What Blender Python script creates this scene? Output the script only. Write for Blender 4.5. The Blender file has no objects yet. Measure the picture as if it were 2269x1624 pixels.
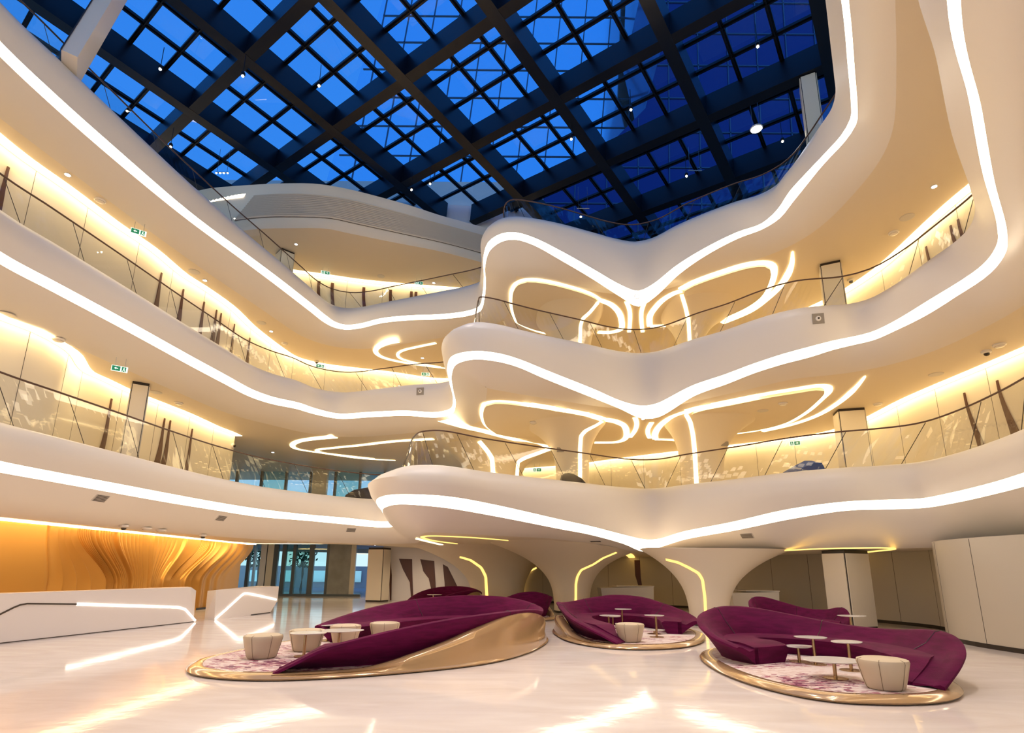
import bpy, bmesh, math, random
from mathutils import Vector, Matrix
from mathutils.geometry import delaunay_2d_cdt
random.seed(7)
sc = bpy.context.scene
COL = sc.collection
R = math.radians

# ------------------------------------------------------------------ camera
F_PX, CX, CY, TILT, ROLL, EYE = 1230.0, 1134.5, 979.0, R(13.1), R(0.47), 1.6
_f = Vector((0, math.cos(TILT), math.sin(TILT)))
_r0 = Vector((1, 0, 0)); _u0 = _r0.cross(_f)
_r = _r0*math.cos(ROLL) + _u0*math.sin(ROLL)
_u = _u0*math.cos(ROLL) - _r0*math.sin(ROLL)
cam = bpy.data.cameras.new('camera'); camo = bpy.data.objects.new('camera', cam); COL.objects.link(camo)
cam.sensor_width = 36; cam.sensor_fit = 'HORIZONTAL'; cam.lens = F_PX*36/2269
cam.shift_y = (CY-812)/2269; cam.clip_end = 500; cam.clip_start = 0.05
M = Matrix((_r, _u, -_f)).transposed().to_4x4(); M.translation = (0, 0, EYE)
camo.matrix_world = M
sc.camera = camo

# ------------------------------------------------------------------ render look
sc.view_settings.view_transform = 'Standard'; sc.view_settings.look = 'None'
sc.view_settings.gamma = 1; sc.view_settings.exposure = 0.14; sc.view_settings.use_curve_mapping = False
cy = sc.cycles
cy.max_bounces = 6; cy.diffuse_bounces = 3; cy.glossy_bounces = 3; cy.transmission_bounces = 2
cy.transparent_max_bounces = 24; cy.caustics_reflective = False; cy.caustics_refractive = False
cy.sample_clamp_indirect = 6.0; cy.use_denoising = True; cy.use_adaptive_sampling = True; cy.adaptive_threshold = 0.04

# ------------------------------------------------------------------ dusk sky
wd = bpy.data.worlds.new('dusk_sky'); sc.world = wd; wd.use_nodes = True
nt = wd.node_tree; nt.nodes.clear()
wo = nt.nodes.new('ShaderNodeOutputWorld'); bg = nt.nodes.new('ShaderNodeBackground')
tc = nt.nodes.new('ShaderNodeTexCoord'); sp = nt.nodes.new('ShaderNodeSeparateXYZ'); cr = nt.nodes.new('ShaderNodeValToRGB')
nz = nt.nodes.new('ShaderNodeTexNoise'); nz.inputs['Scale'].default_value = 3.0; nz.inputs['Detail'].default_value = 4
ma = nt.nodes.new('ShaderNodeMath'); ma.operation = 'MULTIPLY_ADD'; ma.inputs[1].default_value = 0.25
nt.links.new(tc.outputs['Generated'], sp.inputs[0]); nt.links.new(tc.outputs['Generated'], nz.inputs['Vector'])
nt.links.new(nz.outputs['Fac'], ma.inputs[0]); nt.links.new(sp.outputs['Z'], ma.inputs[2])
nt.links.new(ma.outputs[0], cr.inputs[0]); nt.links.new(cr.outputs[0], bg.inputs[0]); nt.links.new(bg.outputs[0], wo.inputs[0])
e = cr.color_ramp.elements
e[0].position = 0.22; e[0].color = (0.62, 0.86, 1.0, 1)
e[1].position = 0.95; e[1].color = (0.03, 0.22, 0.80, 1)
x = cr.color_ramp.elements.new(0.42); x.color = (0.055, 0.30, 0.90, 1)
bg.inputs[1].default_value = 1.0

STRIP = 6.3      # fascia light bands
COVE = 8.5       # hidden cove bands at the wall heads
SLOT = 4.2       # thin soffit slots

# ------------------------------------------------------------------ pixel ray -> point on a known height
def ray(u, v):
    return _f + _r*((u-CX)/F_PX) + _u*((CY-v)/F_PX)
def at(u, v, z):
    d = ray(u, v); return Vector((0, 0, EYE)) + d*((z-EYE)/d.z)
def aty(u, v, y):
    d = ray(u, v); return Vector((0, 0, EYE)) + d*(y/d.y)

# ------------------------------------------------------------------ materials
def mat(name, col, rough=0.5, metal=0.0, emit=None, es=0.0, spec=None, bump=None, noise=None, coat=0.0, sheen=0.0, aniso=0.0):
    m = bpy.data.materials.new(name); m.use_nodes = True; n = m.node_tree
    b = n.nodes['Principled BSDF']
    b.inputs['Base Color'].default_value = (*col, 1); b.inputs['Roughness'].default_value = rough; b.inputs['Metallic'].default_value = metal
    if spec is not None: b.inputs['Specular IOR Level'].default_value = spec
    if coat: b.inputs['Coat Weight'].default_value = coat; b.inputs['Coat Roughness'].default_value = 0.05
    if sheen: b.inputs['Sheen Weight'].default_value = sheen; b.inputs['Sheen Roughness'].default_value = 0.4; b.inputs['Sheen Tint'].default_value = (0.9, 0.4, 0.7, 1)
    if emit: b.inputs['Emission Color'].default_value = (*emit, 1); b.inputs['Emission Strength'].default_value = es
    t = n.nodes.new('ShaderNodeTexCoord')
    if noise:
        sc_, amt, det, stretch = noise
        mp = n.nodes.new('ShaderNodeMapping'); mp.inputs['Scale'].default_value = stretch
        nn = n.nodes.new('ShaderNodeTexNoise'); nn.inputs['Scale'].default_value = sc_; nn.inputs['Detail'].default_value = det
        r_ = n.nodes.new('ShaderNodeValToRGB'); r_.color_ramp.elements[0].position = 0.35; r_.color_ramp.elements[1].position = 0.68
        r_.color_ramp.elements[0].color = (*[c*(1-amt) for c in col], 1); r_.color_ramp.elements[1].color = (*[min(1, c*(1+amt*0.4)) for c in col], 1)
        n.links.new(t.outputs['Object'], mp.inputs[0]); n.links.new(mp.outputs[0], nn.inputs['Vector']); n.links.new(nn.outputs['Fac'], r_.inputs[0]); n.links.new(r_.outputs[0], b.inputs['Base Color'])
    if bump:
        s2, st = bump
        n2 = n.nodes.new('ShaderNodeTexNoise'); n2.inputs['Scale'].default_value = s2; n2.inputs['Detail'].default_value = 3
        bp = n.nodes.new('ShaderNodeBump'); bp.inputs['Strength'].default_value = st; bp.inputs['Distance'].default_value = 0.02
        n.links.new(t.outputs['Object'], n2.inputs['Vector']); n.links.new(n2.outputs['Fac'], bp.inputs['Height']); n.links.new(bp.outputs[0], b.inputs['Normal'])
    return m
WARM = (1.0, 0.75, 0.38); WHITE = (1.0, 0.83, 0.60); GOLDL = (1.0, 0.62, 0.16)
MT = {}
MT['fascia'] = mat('fascia_plaster', (0.82, 0.745, 0.655), 0.42)
MT['ceil'] = mat('soffit_plaster', (0.82, 0.70, 0.53), 0.5)
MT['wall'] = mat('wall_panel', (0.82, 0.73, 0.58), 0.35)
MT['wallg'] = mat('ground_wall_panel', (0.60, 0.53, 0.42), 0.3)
MT['strip'] = mat('light_band', (1, 1, 1), 0.5, emit=WHITE, es=STRIP)
MT['cove'] = mat('cove_band', (1, 1, 1), 0.5, emit=WARM, es=COVE)
MT['slot'] = mat('slot_band', (1, 1, 1), 0.5, emit=WARM, es=SLOT)
MT['gold'] = mat('gold_slot', (0.9, 0.6, 0.15), 0.3, 0.8, emit=GOLDL, es=1.6)
MT['dark'] = mat('dark_trim', (0.03, 0.02, 0.012), 0.4)
MT['brown'] = mat('brown_leather_panel', (0.10, 0.035, 0.02), 0.4)
MT['rail'] = mat('handrail_wood', (0.10, 0.045, 0.025), 0.35)
MT['white'] = mat('white_gloss', (0.85, 0.78, 0.70), 0.2)
MT['counter'] = mat('counter_solid_surface', (0.86, 0.79, 0.75), 0.25)
MT['steel'] = mat('black_steel', (0.0035, 0.003, 0.006), 0.4, spec=0.35)
MT['steel2'] = mat('blue_black_steel', (0.004, 0.004, 0.008), 0.3, spec=.4)
MT['purple'] = mat('purple_velvet', (0.115, 0.004, 0.046), 0.75, spec=.12, sheen=0.04, bump=(60, 0.15), noise=(3.0, 0.25, 3, (1, 1, 6)))
MT['champ'] = mat('champagne_lacquer', (0.56, 0.36, 0.18), 0.16, 0.3, coat=0.45)
MT['leather'] = mat('cream_leather', (0.58, 0.47, 0.33), 0.42)
MT['seam'] = mat('leather_seam', (0.22, 0.15, 0.09), 0.6)
MT['ttop'] = mat('table_top_white', (0.80, 0.76, 0.70), 0.15)
MT['brass'] = mat('brushed_brass', (0.50, 0.33, 0.16), 0.25, 0.9)
MT['sign'] = mat('exit_sign_green', (0.01, 0.16, 0.08), 0.4, emit=(0.02, 0.35, 0.15), es=0.4)
MT['signw'] = mat('exit_sign_white', (0.9, 0.95, 0.9), 0.4, emit=(0.85, 1, 0.9), es=0.8)
MT['lamp'] = mat('lamp_glow', (1, 1, 1), 0.5, emit=(1.0, 0.85, 0.6), es=60)
MT['lampc'] = mat('lamp_glow_cool', (1, 1, 1), 0.5, emit=(0.85, 0.92, 1.0), es=40)
MT['metal'] = mat('grey_metal', (0.4, 0.4, 0.4), 0.3, 0.9)
MT['blue'] = mat('blue_upholstery', (0.012, 0.045, 0.28), 0.8)
MT['navy'] = mat('dark_upholstery', (0.02, 0.012, 0.02), 0.8)
MT['concrete'] = mat('concrete_panel', (0.30, 0.29, 0.26), 0.6, noise=(1.5, 0.2, 5, (1, 1, 1)))
MT['frame'] = mat('window_frame', (0.10, 0.11, 0.11), 0.4)
MT['red'] = mat('red_sign', (0.35, 0.02, 0.01), 0.4)
MT['louvre'] = mat('louvre_plaster', (0.70, 0.64, 0.57), 0.5)
MT['grille'] = mat('vent_grille', (0.33, 0.28, 0.22), 0.5)
MT['gap'] = mat('shadow_gap', (0.07, 0.05, 0.035), 0.7)

def glass(name, tint, fac_scale=1.0, rough=0.0, bumpy=0.0):
    m = bpy.data.materials.new(name); m.use_nodes = True; n = m.node_tree; n.nodes.clear()
    o = n.nodes.new('ShaderNodeOutputMaterial'); mx = n.nodes.new('ShaderNodeMixShader')
    tr = n.nodes.new('ShaderNodeBsdfTransparent'); gl = n.nodes.new('ShaderNodeBsdfGlossy'); lw = n.nodes.new('ShaderNodeLayerWeight')
    lw.inputs['Blend'].default_value = 0.5; tr.inputs[0].default_value = (*tint, 1); gl.inputs['Roughness'].default_value = rough
    pw = n.nodes.new('ShaderNodeMath'); pw.operation = 'POWER'; pw.inputs[1].default_value = 4.0
    mm = n.nodes.new('ShaderNodeMath'); mm.operation = 'MULTIPLY_ADD'; mm.inputs[1].default_value = 0.75*fac_scale; mm.inputs[2].default_value = 0.045*fac_scale; mm.use_clamp = True
    n.links.new(lw.outputs['Facing'], pw.inputs[0]); n.links.new(pw.outputs[0], mm.inputs[0]); n.links.new(mm.outputs[0], mx.inputs[0])
    n.links.new(tr.outputs[0], mx.inputs[1]); n.links.new(gl.outputs[0], mx.inputs[2]); n.links.new(mx.outputs[0], o.inputs[0])
    if bumpy:
        t = n.nodes.new('ShaderNodeTexCoord'); nn = n.nodes.new('ShaderNodeTexNoise'); nn.inputs['Scale'].default_value = 0.8
        bp = n.nodes.new('ShaderNodeBump'); bp.inputs['Strength'].default_value = bumpy
        n.links.new(t.outputs['Object'], nn.inputs['Vector']); n.links.new(nn.outputs['Fac'], bp.inputs['Height']); n.links.new(bp.outputs[0], gl.inputs['Normal'])
    return m
MT['glass'] = glass('railing_glass', (0.97, 0.98, 0.97), 0.9)
MT['skyglass'] = glass('skylight_glass', (0.80, 0.92, 1.0), 1.0)
MT['winglass'] = glass('window_glass', (0.85, 0.97, 0.95), 1.0)

def marble():
    m = mat('cream_marble_floor', (0.70, 0.60, 0.50), 0.07, spec=.08); n = m.node_tree; b = n.nodes['Principled BSDF']
    t = n.nodes.new('ShaderNodeTexCoord'); mp = n.nodes.new('ShaderNodeMapping'); mp.inputs['Scale'].default_value = (0.35, 1.2, 1); mp.inputs['Rotation'].default_value = (0, 0, 0.5)
    n1 = n.nodes.new('ShaderNodeTexNoise'); n1.inputs['Scale'].default_value = 1.6; n1.inputs['Detail'].default_value = 9; n1.inputs['Distortion'].default_value = 1.2
    cr = n.nodes.new('ShaderNodeValToRGB'); cr.color_ramp.elements[0].position = 0.3; cr.color_ramp.elements[1].position = 0.7
    cr.color_ramp.elements[0].color = (0.70, 0.61, 0.56, 1); cr.color_ramp.elements[1].color = (0.80, 0.73, 0.69, 1)
    n.links.new(t.outputs['Object'], mp.inputs[0]); n.links.new(mp.outputs[0], n1.inputs['Vector']); n.links.new(n1.outputs['Fac'], cr.inputs[0]); n.links.new(cr.outputs[0], b.inputs['Base Color'])
    n2 = n.nodes.new('ShaderNodeTexNoise'); n2.inputs['Scale'].default_value = 3.0; n2.inputs['Detail'].default_value = 3
    bp = n.nodes.new('ShaderNodeBump'); bp.inputs['Strength'].default_value = 0.3; bp.inputs['Distance'].default_value = 0.006
    n.links.new(t.outputs['Object'], n2.inputs['Vector']); n.links.new(n2.outputs['Fac'], bp.inputs['Height']); n.links.new(bp.outputs[0], b.inputs['Normal'])
    return m
MT['marble'] = marble()
def carpet():
    m = mat('patterned_carpet', (0.6, 0.4, 0.4), 0.95); n = m.node_tree; b = n.nodes['Principled BSDF']
    t = n.nodes.new('ShaderNodeTexCoord'); mp = n.nodes.new('ShaderNodeMapping'); mp.inputs['Scale'].default_value = (.55, 1.3, 1)
    a = n.nodes.new('ShaderNodeTexNoise'); a.inputs['Scale'].default_value = 0.7; a.inputs['Detail'].default_value = 2
    v = n.nodes.new('ShaderNodeTexVoronoi'); v.distance = 'CHEBYCHEV'; v.inputs['Scale'].default_value = 20.0; v.inputs['Randomness'].default_value = 0.55
    ad = n.nodes.new('ShaderNodeMath'); ad.operation = 'MULTIPLY_ADD'; ad.inputs[1].default_value = 0.35
    cr = n.nodes.new('ShaderNodeValToRGB'); cr.color_ramp.interpolation = 'CONSTANT'
    E = cr.color_ramp.elements; E[0].position = 0; E[0].color = (0.13, 0.015, 0.06, 1); E[1].position = 0.34; E[1].color = (0.36, 0.12, 0.17, 1)
    for p, c in ((0.42, (0.62, 0.44, 0.40, 1)), (0.52, (0.74, 0.62, 0.58, 1))):
        k = E.new(p); k.color = c
    sp_ = n.nodes.new('ShaderNodeSeparateColor')
    n.links.new(t.outputs['Object'], mp.inputs[0]); n.links.new(mp.outputs[0], a.inputs['Vector']); n.links.new(mp.outputs[0], v.inputs['Vector'])
    n.links.new(v.outputs['Color'], sp_.inputs[0]); n.links.new(sp_.outputs[0], ad.inputs[0]); n.links.new(a.outputs['Fac'], ad.inputs[2])
    sb = n.nodes.new('ShaderNodeMath'); sb.operation = 'SUBTRACT'; sb.inputs[1].default_value = 0.12
    n.links.new(ad.outputs[0], sb.inputs[0]); n.links.new(sb.outputs[0], cr.inputs[0]); n.links.new(cr.outputs[0], b.inputs['Base Color'])
    return m
MT['carpet'] = carpet()
MT['goldwall'] = mat('gold_relief_wall', (0.62, 0.31, 0.065), 0.36, 0.4)

# ------------------------------------------------------------------ mesh helpers
class MB:
    def __init__(s): s.v = []; s.f = []
    def box(s, x0, x1, y0, y1, z0, z1):
        b = len(s.v); s.v += [(x, y, z) for z in (z0, z1) for y in (y0, y1) for x in (x0, x1)]
        s.f += [tuple(b+i for i in q) for q in ((0, 2, 3, 1), (4, 5, 7, 6), (0, 1, 5, 4), (2, 6, 7, 3), (0, 4, 6, 2), (1, 3, 7, 5))]
    def hexa(s, p):      # 8 points: bottom 4 ccw, top 4 ccw
        b = len(s.v); s.v += [tuple(q) for q in p]
        s.f += [tuple(b+i for i in q) for q in ((3, 2, 1, 0), (4, 5, 6, 7), (0, 1, 5, 4), (1, 2, 6, 5), (2, 3, 7, 6), (3, 0, 4, 7))]
    def loft(s, rows, closed=False, cap0=False, cap1=False):
        b = len(s.v); n = len(rows[0])
        for r in rows: s.v += [tuple(p) for p in r]
        m = n if closed else n-1
        for i in range(len(rows)-1):
            for j in range(m):
                k = (j+1) % n
                s.f.append((b+i*n+j, b+i*n+k, b+(i+1)*n+k, b+(i+1)*n+j))
        if cap0: s.f.append(tuple(b+j for j in range(n))[::-1])
        if cap1: s.f.append(tuple(b+(len(rows)-1)*n+j for j in range(n)))
    def tube(s, path, r, n=8, cap=True):
        rows = []; up = Vector((0, 0, 1))
        P = [Vector(p) for p in path]
        for i, p in enumerate(P):
            t = (P[min(i+1, len(P)-1)]-P[max(i-1, 0)]).normalized()
            a = t.cross(up)
            if a.length < 1e-3: a = t.cross(Vector((0, 1, 0)))
            a.normalize(); c = a.cross(t)
            rr = r[i] if isinstance(r, (list, tuple)) else r
            rows.append([p+a*math.cos(2*math.pi*k/n)*rr+c*math.sin(2*math.pi*k/n)*rr for k in range(n)])
        s.loft(rows, True, cap, cap)
    def lathe(s, prof, c=(0, 0, 0), n=20, sx=1, sy=1):
        rows = [[(c[0]+r*sx*math.cos(2*math.pi*k/n), c[1]+r*sy*math.sin(2*math.pi*k/n), c[2]+z) for k in range(n)] for r, z in prof]
        s.loft(rows, True, True, True)
    def prism(s, poly, z0, z1):
        b = len(s.v); n = len(poly)
        s.v += [(p[0], p[1], z0) for p in poly] + [(p[0], p[1], z1) for p in poly]
        s.f.append(tuple(b+i for i in range(n))[::-1]); s.f.append(tuple(b+n+i for i in range(n)))
        for i in range(n):
            j = (i+1) % n; s.f.append((b+i, b+j, b+n+j, b+n+i))
    def build(s, name, m, parent=None, smooth=False, loc=None):
        me = bpy.data.meshes.new(name); me.from_pydata([tuple(v) for v in s.v], [], s.f); me.validate()
        bm = bmesh.new(); bm.from_mesh(me); bmesh.ops.recalc_face_normals(bm, faces=bm.faces); bm.to_mesh(me); bm.free()
        if smooth:
            for p in me.polygons: p.use_smooth = True
            try: me.set_sharp_from_angle(angle=R(smooth if smooth is not True else 40))
            except Exception: pass
        me.materials.append(MT[m] if isinstance(m, str) else m)
        o = bpy.data.objects.new(name, me); COL.objects.link(o)
        if parent: o.parent = parent
        if loc: o.location = loc
        return o
def empty(name, loc=(0, 0, 0), rz=0):
    o = bpy.data.objects.new(name, None); o.location = loc; o.rotation_euler = (0, 0, rz); o.empty_display_size = 0.2; COL.objects.link(o); return o
def tag(o, label=None, cat=None, group=None, kind=None):
    if label: o['label'] = label
    if cat: o['category'] = cat
    if group: o['group'] = group
    if kind: o['kind'] = kind
    return o
def struct(o, label=None, cat=None): return tag(o, label, cat, kind='structure')
def dup(root, loc=None, rz=None, label=None, group=None, scale=None):
    r = root.copy(); COL.objects.link(r)
    if loc is not None: r.location = loc
    if rz is not None: r.rotation_euler = (0, 0, rz)
    if scale is not None: r.scale = scale
    if label: r['label'] = label
    if group: r['group'] = group
    for ch in list(root.children):
        c = ch.copy(); COL.objects.link(c); c.parent = r
        for g in list(ch.children):
            d = g.copy(); COL.objects.link(d); d.parent = c
    return r
def crspline(P, step=0.25, closed=False):
    """Catmull-Rom through n-dim tuples, resampled about every step metres (first two or three comps are metric)"""
    n = len(P); out = []
    segs = n if closed else n-1
    for i in range(segs):
        p1, p2 = P[i], P[(i+1) % n]
        p0 = P[(i-1) % n] if closed or i > 0 else P[0]
        p3 = P[(i+2) % n] if closed or i+2 < n else P[-1]
        L = math.dist(p1[:2], p2[:2]) if len(p1) != 3 else math.dist(p1, p2)
        k = max(1, int(round(L/step)))
        # centripetal weights
        def dd(a, b): return max(1e-4, math.dist(a[:2], b[:2])**0.5)
        t0 = 0; t1 = t0+dd(p0, p1); t2 = t1+dd(p1, p2); t3 = t2+dd(p2, p3)
        for j in range(k):
            t = t1+(t2-t1)*j/k; q = []
            for a0, a1, a2, a3 in zip(p0, p1, p2, p3):
                A1 = (t1-t)/(t1-t0)*a0+(t-t0)/(t1-t0)*a1; A2 = (t2-t)/(t2-t1)*a1+(t-t1)/(t2-t1)*a2; A3 = (t3-t)/(t3-t2)*a2+(t-t2)/(t3-t2)*a3
                B1 = (t2-t)/(t2-t0)*A1+(t-t0)/(t2-t0)*A2; B2 = (t3-t)/(t3-t1)*A2+(t-t1)/(t3-t1)*A3
                q.append((t2-t)/(t2-t1)*B1+(t-t1)/(t2-t1)*B2)
            out.append(tuple(q))
    if not closed: out.append(tuple(P[-1]))
    return out
def normals2d(P, closed=False, w=1):
    n = len(P); N = []
    for i in range(n):
        a = P[(i-w) % n] if closed else P[max(0, i-w)]; b = P[(i+w) % n] if closed else P[min(n-1, i+w)]
        d = Vector((b[0]-a[0], b[1]-a[1])); d.normalize(); N.append(Vector((d.y, -d.x)))
    return N
def inpoly(x, y, P):
    c = False; j = len(P)-1
    for i in range(len(P)):
        xi, yi = P[i][0], P[i][1]; xj, yj = P[j][0], P[j][1]
        if (yi > y) != (yj > y) and x < (xj-xi)*(y-yi)/(yj-yi)+xi: c = not c
        j = i
    return c
def plate(name, outer, holes, z, m, parent=None, zf=None, grid=1.0):
    """horizontal sheet: outer polygon minus holes, triangulated; zf(x,y) optional height"""
    vs = []; es = []
    for poly in [outer]+holes:
        b = len(vs); vs += [Vector((p[0], p[1])) for p in poly]
        es += [(b+i, b+(i+1) % len(poly)) for i in range(len(poly))]
    if zf:
        xs = [p[0] for p in outer]; ys = [p[1] for p in outer]
        gx = min(xs)+grid/2
        while gx < max(xs):
            gy = min(ys)+grid/2
            while gy < max(ys):
                if inpoly(gx, gy, outer): vs.append(Vector((gx, gy)))
                gy += grid
            gx += grid
    r = delaunay_2d_cdt(vs, es, [], 0, 1e-4)
    V, Fc = r[0], r[2]; mb = MB()
    mb.v = [(p.x, p.y, zf(p.x, p.y) if zf else z) for p in V]
    for f in Fc:
        cx = sum(V[i].x for i in f)/len(f); cyy = sum(V[i].y for i in f)/len(f)
        if inpoly(cx, cyy, outer) and not any(inpoly(cx, cyy, h) for h in holes): mb.f.append(tuple(f))
    return mb.build(name, m, parent, smooth=bool(zf))
def ribbon3(mb, P, w, drop=0.03):
    """flat horizontal band of width w (number or list) hanging drop thick"""
    Q = [Vector(p) for p in P]; N = normals2d(Q)
    top = []; L_ = []; R_ = []; L2 = []; R2 = []
    for i, (p, n) in enumerate(zip(Q, N)):
        ww = (w[i] if isinstance(w, list) else w)/2
        L_.append(p+Vector((n.x, n.y, 0))*ww); R_.append(p-Vector((n.x, n.y, 0))*ww)
        L2.append(L_[-1]+Vector((0, 0, drop))); R2.append(R_[-1]+Vector((0, 0, drop)))
    mb.loft([L2, L_, R_, R2])
def px_path(pts, z, step=0.2):
    if callable(z):
        P = []
        for u, v in pts:
            zz = 2.5
            for _ in range(12):
                p = at(u, v, zz); zz = 0.5*zz+0.5*z(p.x, p.y)
            P.append(tuple(at(u, v, zz)))
    else: P = [tuple(at(u, v, z)) for u, v in pts]
    return crspline(P, step)

# ================================================================== THREE BALCONIES
def zE1(x, y):
    def ss(a, b, t): t = max(0, min(1, (t-a)/(b-a))); return t*t*(3-2*t)
    z = 2.72-0.40*ss(1, 5.5, x)
    return z+0.45*ss(24, 36, y)*ss(-3, -10, x)
# control points: x, y, upper edge of light band, lower edge, bulge
LV1 = [(-7, -5, 3.75, 3.55, 1), (-9.4, 0, 3.75, 3.55, 1), (-10.5, 6, 3.75, 3.55, 1), (-10.8, 11.4, 3.76, 3.57, 1), (-10.65, 12.6, 3.75, 3.56, 1), (-10.4, 14.6, 3.75, 3.54, 1), (-10.2, 16.4, 3.75, 3.53, 1),
 (-9.9, 18.4, 3.75, 3.53, 1), (-9.3, 20.4, 3.74, 3.5, 1), (-8.2, 22.1, 3.72, 3.52, 1), (-6.9, 23.4, 3.71, 3.48, 1), (-5.8, 24.0, 3.64, 3.42, 1), (-5.0, 23.6, 3.6, 3.4, .8),
 (-4.7, 22.0, 3.65, 3.4, 1.5), (-4.4, 20.2, 3.7, 3.45, 2.2), (-4.05, 18.2, 3.72, 3.48, 2.6), (-3.65, 16.8, 3.73, 3.48, 2.6), (-3.1, 16.0, 3.73, 3.48, 2.2), (-2.1, 15.85, 3.69, 3.40, 1.6), (-0.6, 17.0, 3.57, 3.27, 1.4), (1.5, 18.35, 3.26, 3.0, 1.3),
 (2.6, 19.0, 3.1, 2.86, 1.2), (3.9, 19.8, 2.87, 2.6, 1.1), (4.75, 20.15, 2.74, 2.34, 1), (5.3, 20.05, 2.76, 2.5, 1), (6.0, 19.2, 2.97, 2.74, 1.1), (7.2, 17.95, 3.2, 2.96, 1.3), (8.4, 16.55, 3.48, 3.22, 1.4),
 (9.5, 15.75, 3.6, 3.38, 1.3), (10.4, 15.35, 3.61, 3.38, 1), (11.05, 14.85, 3.59, 3.37, 1), (11.15, 13.8, 3.61, 3.39, 1), (10.9, 12.2, 3.63, 3.42, 1), (10.5, 10.8, 3.65, 3.43, 1), (9.7, 7.5, 3.65, 3.43, 1), (8.7, 2, 3.65, 3.43, 1), (6, -5, 3.65, 3.43, 1), (0, -7, 3.7, 3.5, 1)]
LV2 = [(-8.2, -5, 8.5, 8.28, 1), (-9.8, 0, 8.5, 8.28, 1), (-11.0, 6, 8.5, 8.28, 1), (-11.6, 11.1, 8.5, 8.28, 1), (-11.4, 12.5, 8.49, 8.26, 1), (-11.1, 14.7, 8.49, 8.24, 1), (-10.8, 17.2, 8.48, 8.21, 1), (-10.55, 19, 8.47, 8.19, 1), (-10.3, 20.8, 8.47, 8.2, 1),
 (-9.85, 21.75, 8.47, 8.21, 1), (-9.2, 22.55, 8.5, 8.25, 1), (-8.7, 23.6, 8.52, 8.3, 1), (-7.8, 24.1, 8.45, 8.25, 1), (-6.1, 23.6, 8.40, 8.2, 1), (-4.5, 23.0, 8.29, 8.1, 1), (-3.2, 22.7, 8.15, 7.95, 1), (-2.5, 22.2, 8.15, 7.95, .8),
 (-2.15, 21, 8.2, 8.0, 1.4), (-2.05, 19.2, 8.3, 8.05, 1.8), (-1.95, 17.9, 8.38, 8.12, 2.0), (-1.7, 17.0, 8.44, 8.18, 1.8), (-1.2, 16.65, 8.45, 8.2, 1.3), (-.5, 16.8, 8.44, 8.19, 1), (0.15, 17.15, 8.38, 8.14, 1), (1.0, 17.6, 8.2, 7.93, 1), (2.7, 18.4, 7.81, 7.53, 1),
 (3.8, 18.95, 7.54, 7.28, 1), (4.6, 19.15, 7.43, 7.0, 1), (5.2, 19.0, 7.48, 7.0, 1), (6.2, 17.9, 7.8, 7.46, 1), (7.0, 17.15, 7.92, 7.62, 1), (7.6, 16.4, 8.0, 7.73, 1), (8.2, 15.8, 8.08, 7.8, 1), (8.8, 15.45, 8.17, 7.88, 1), (9.4, 15.3, 8.3, 8.05, 1), (10.0, 15.2, 8.4, 8.18, 1),
 (10.4, 14.9, 8.42, 8.2, 1), (10.6, 14.2, 8.41, 8.19, 1), (10.66, 12.9, 8.4, 8.12, 1), (10.62, 11.6, 8.47, 8.22, -.9), (10.25, 10.85, 8.5, 8.27, -1.6), (9.6, 10.15, 8.5, 8.28, -2), (8.0, 8.6, 8.5, 8.28, -2.1), (6.6, 7.1, 8.5, 8.28, -1.9), (5.0, 5.4, 8.5, 8.28, -1.7), (2.5, 0.5, 8.5, 8.28, 1), (0, -5, 8.5, 8.28, 1)]
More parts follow.
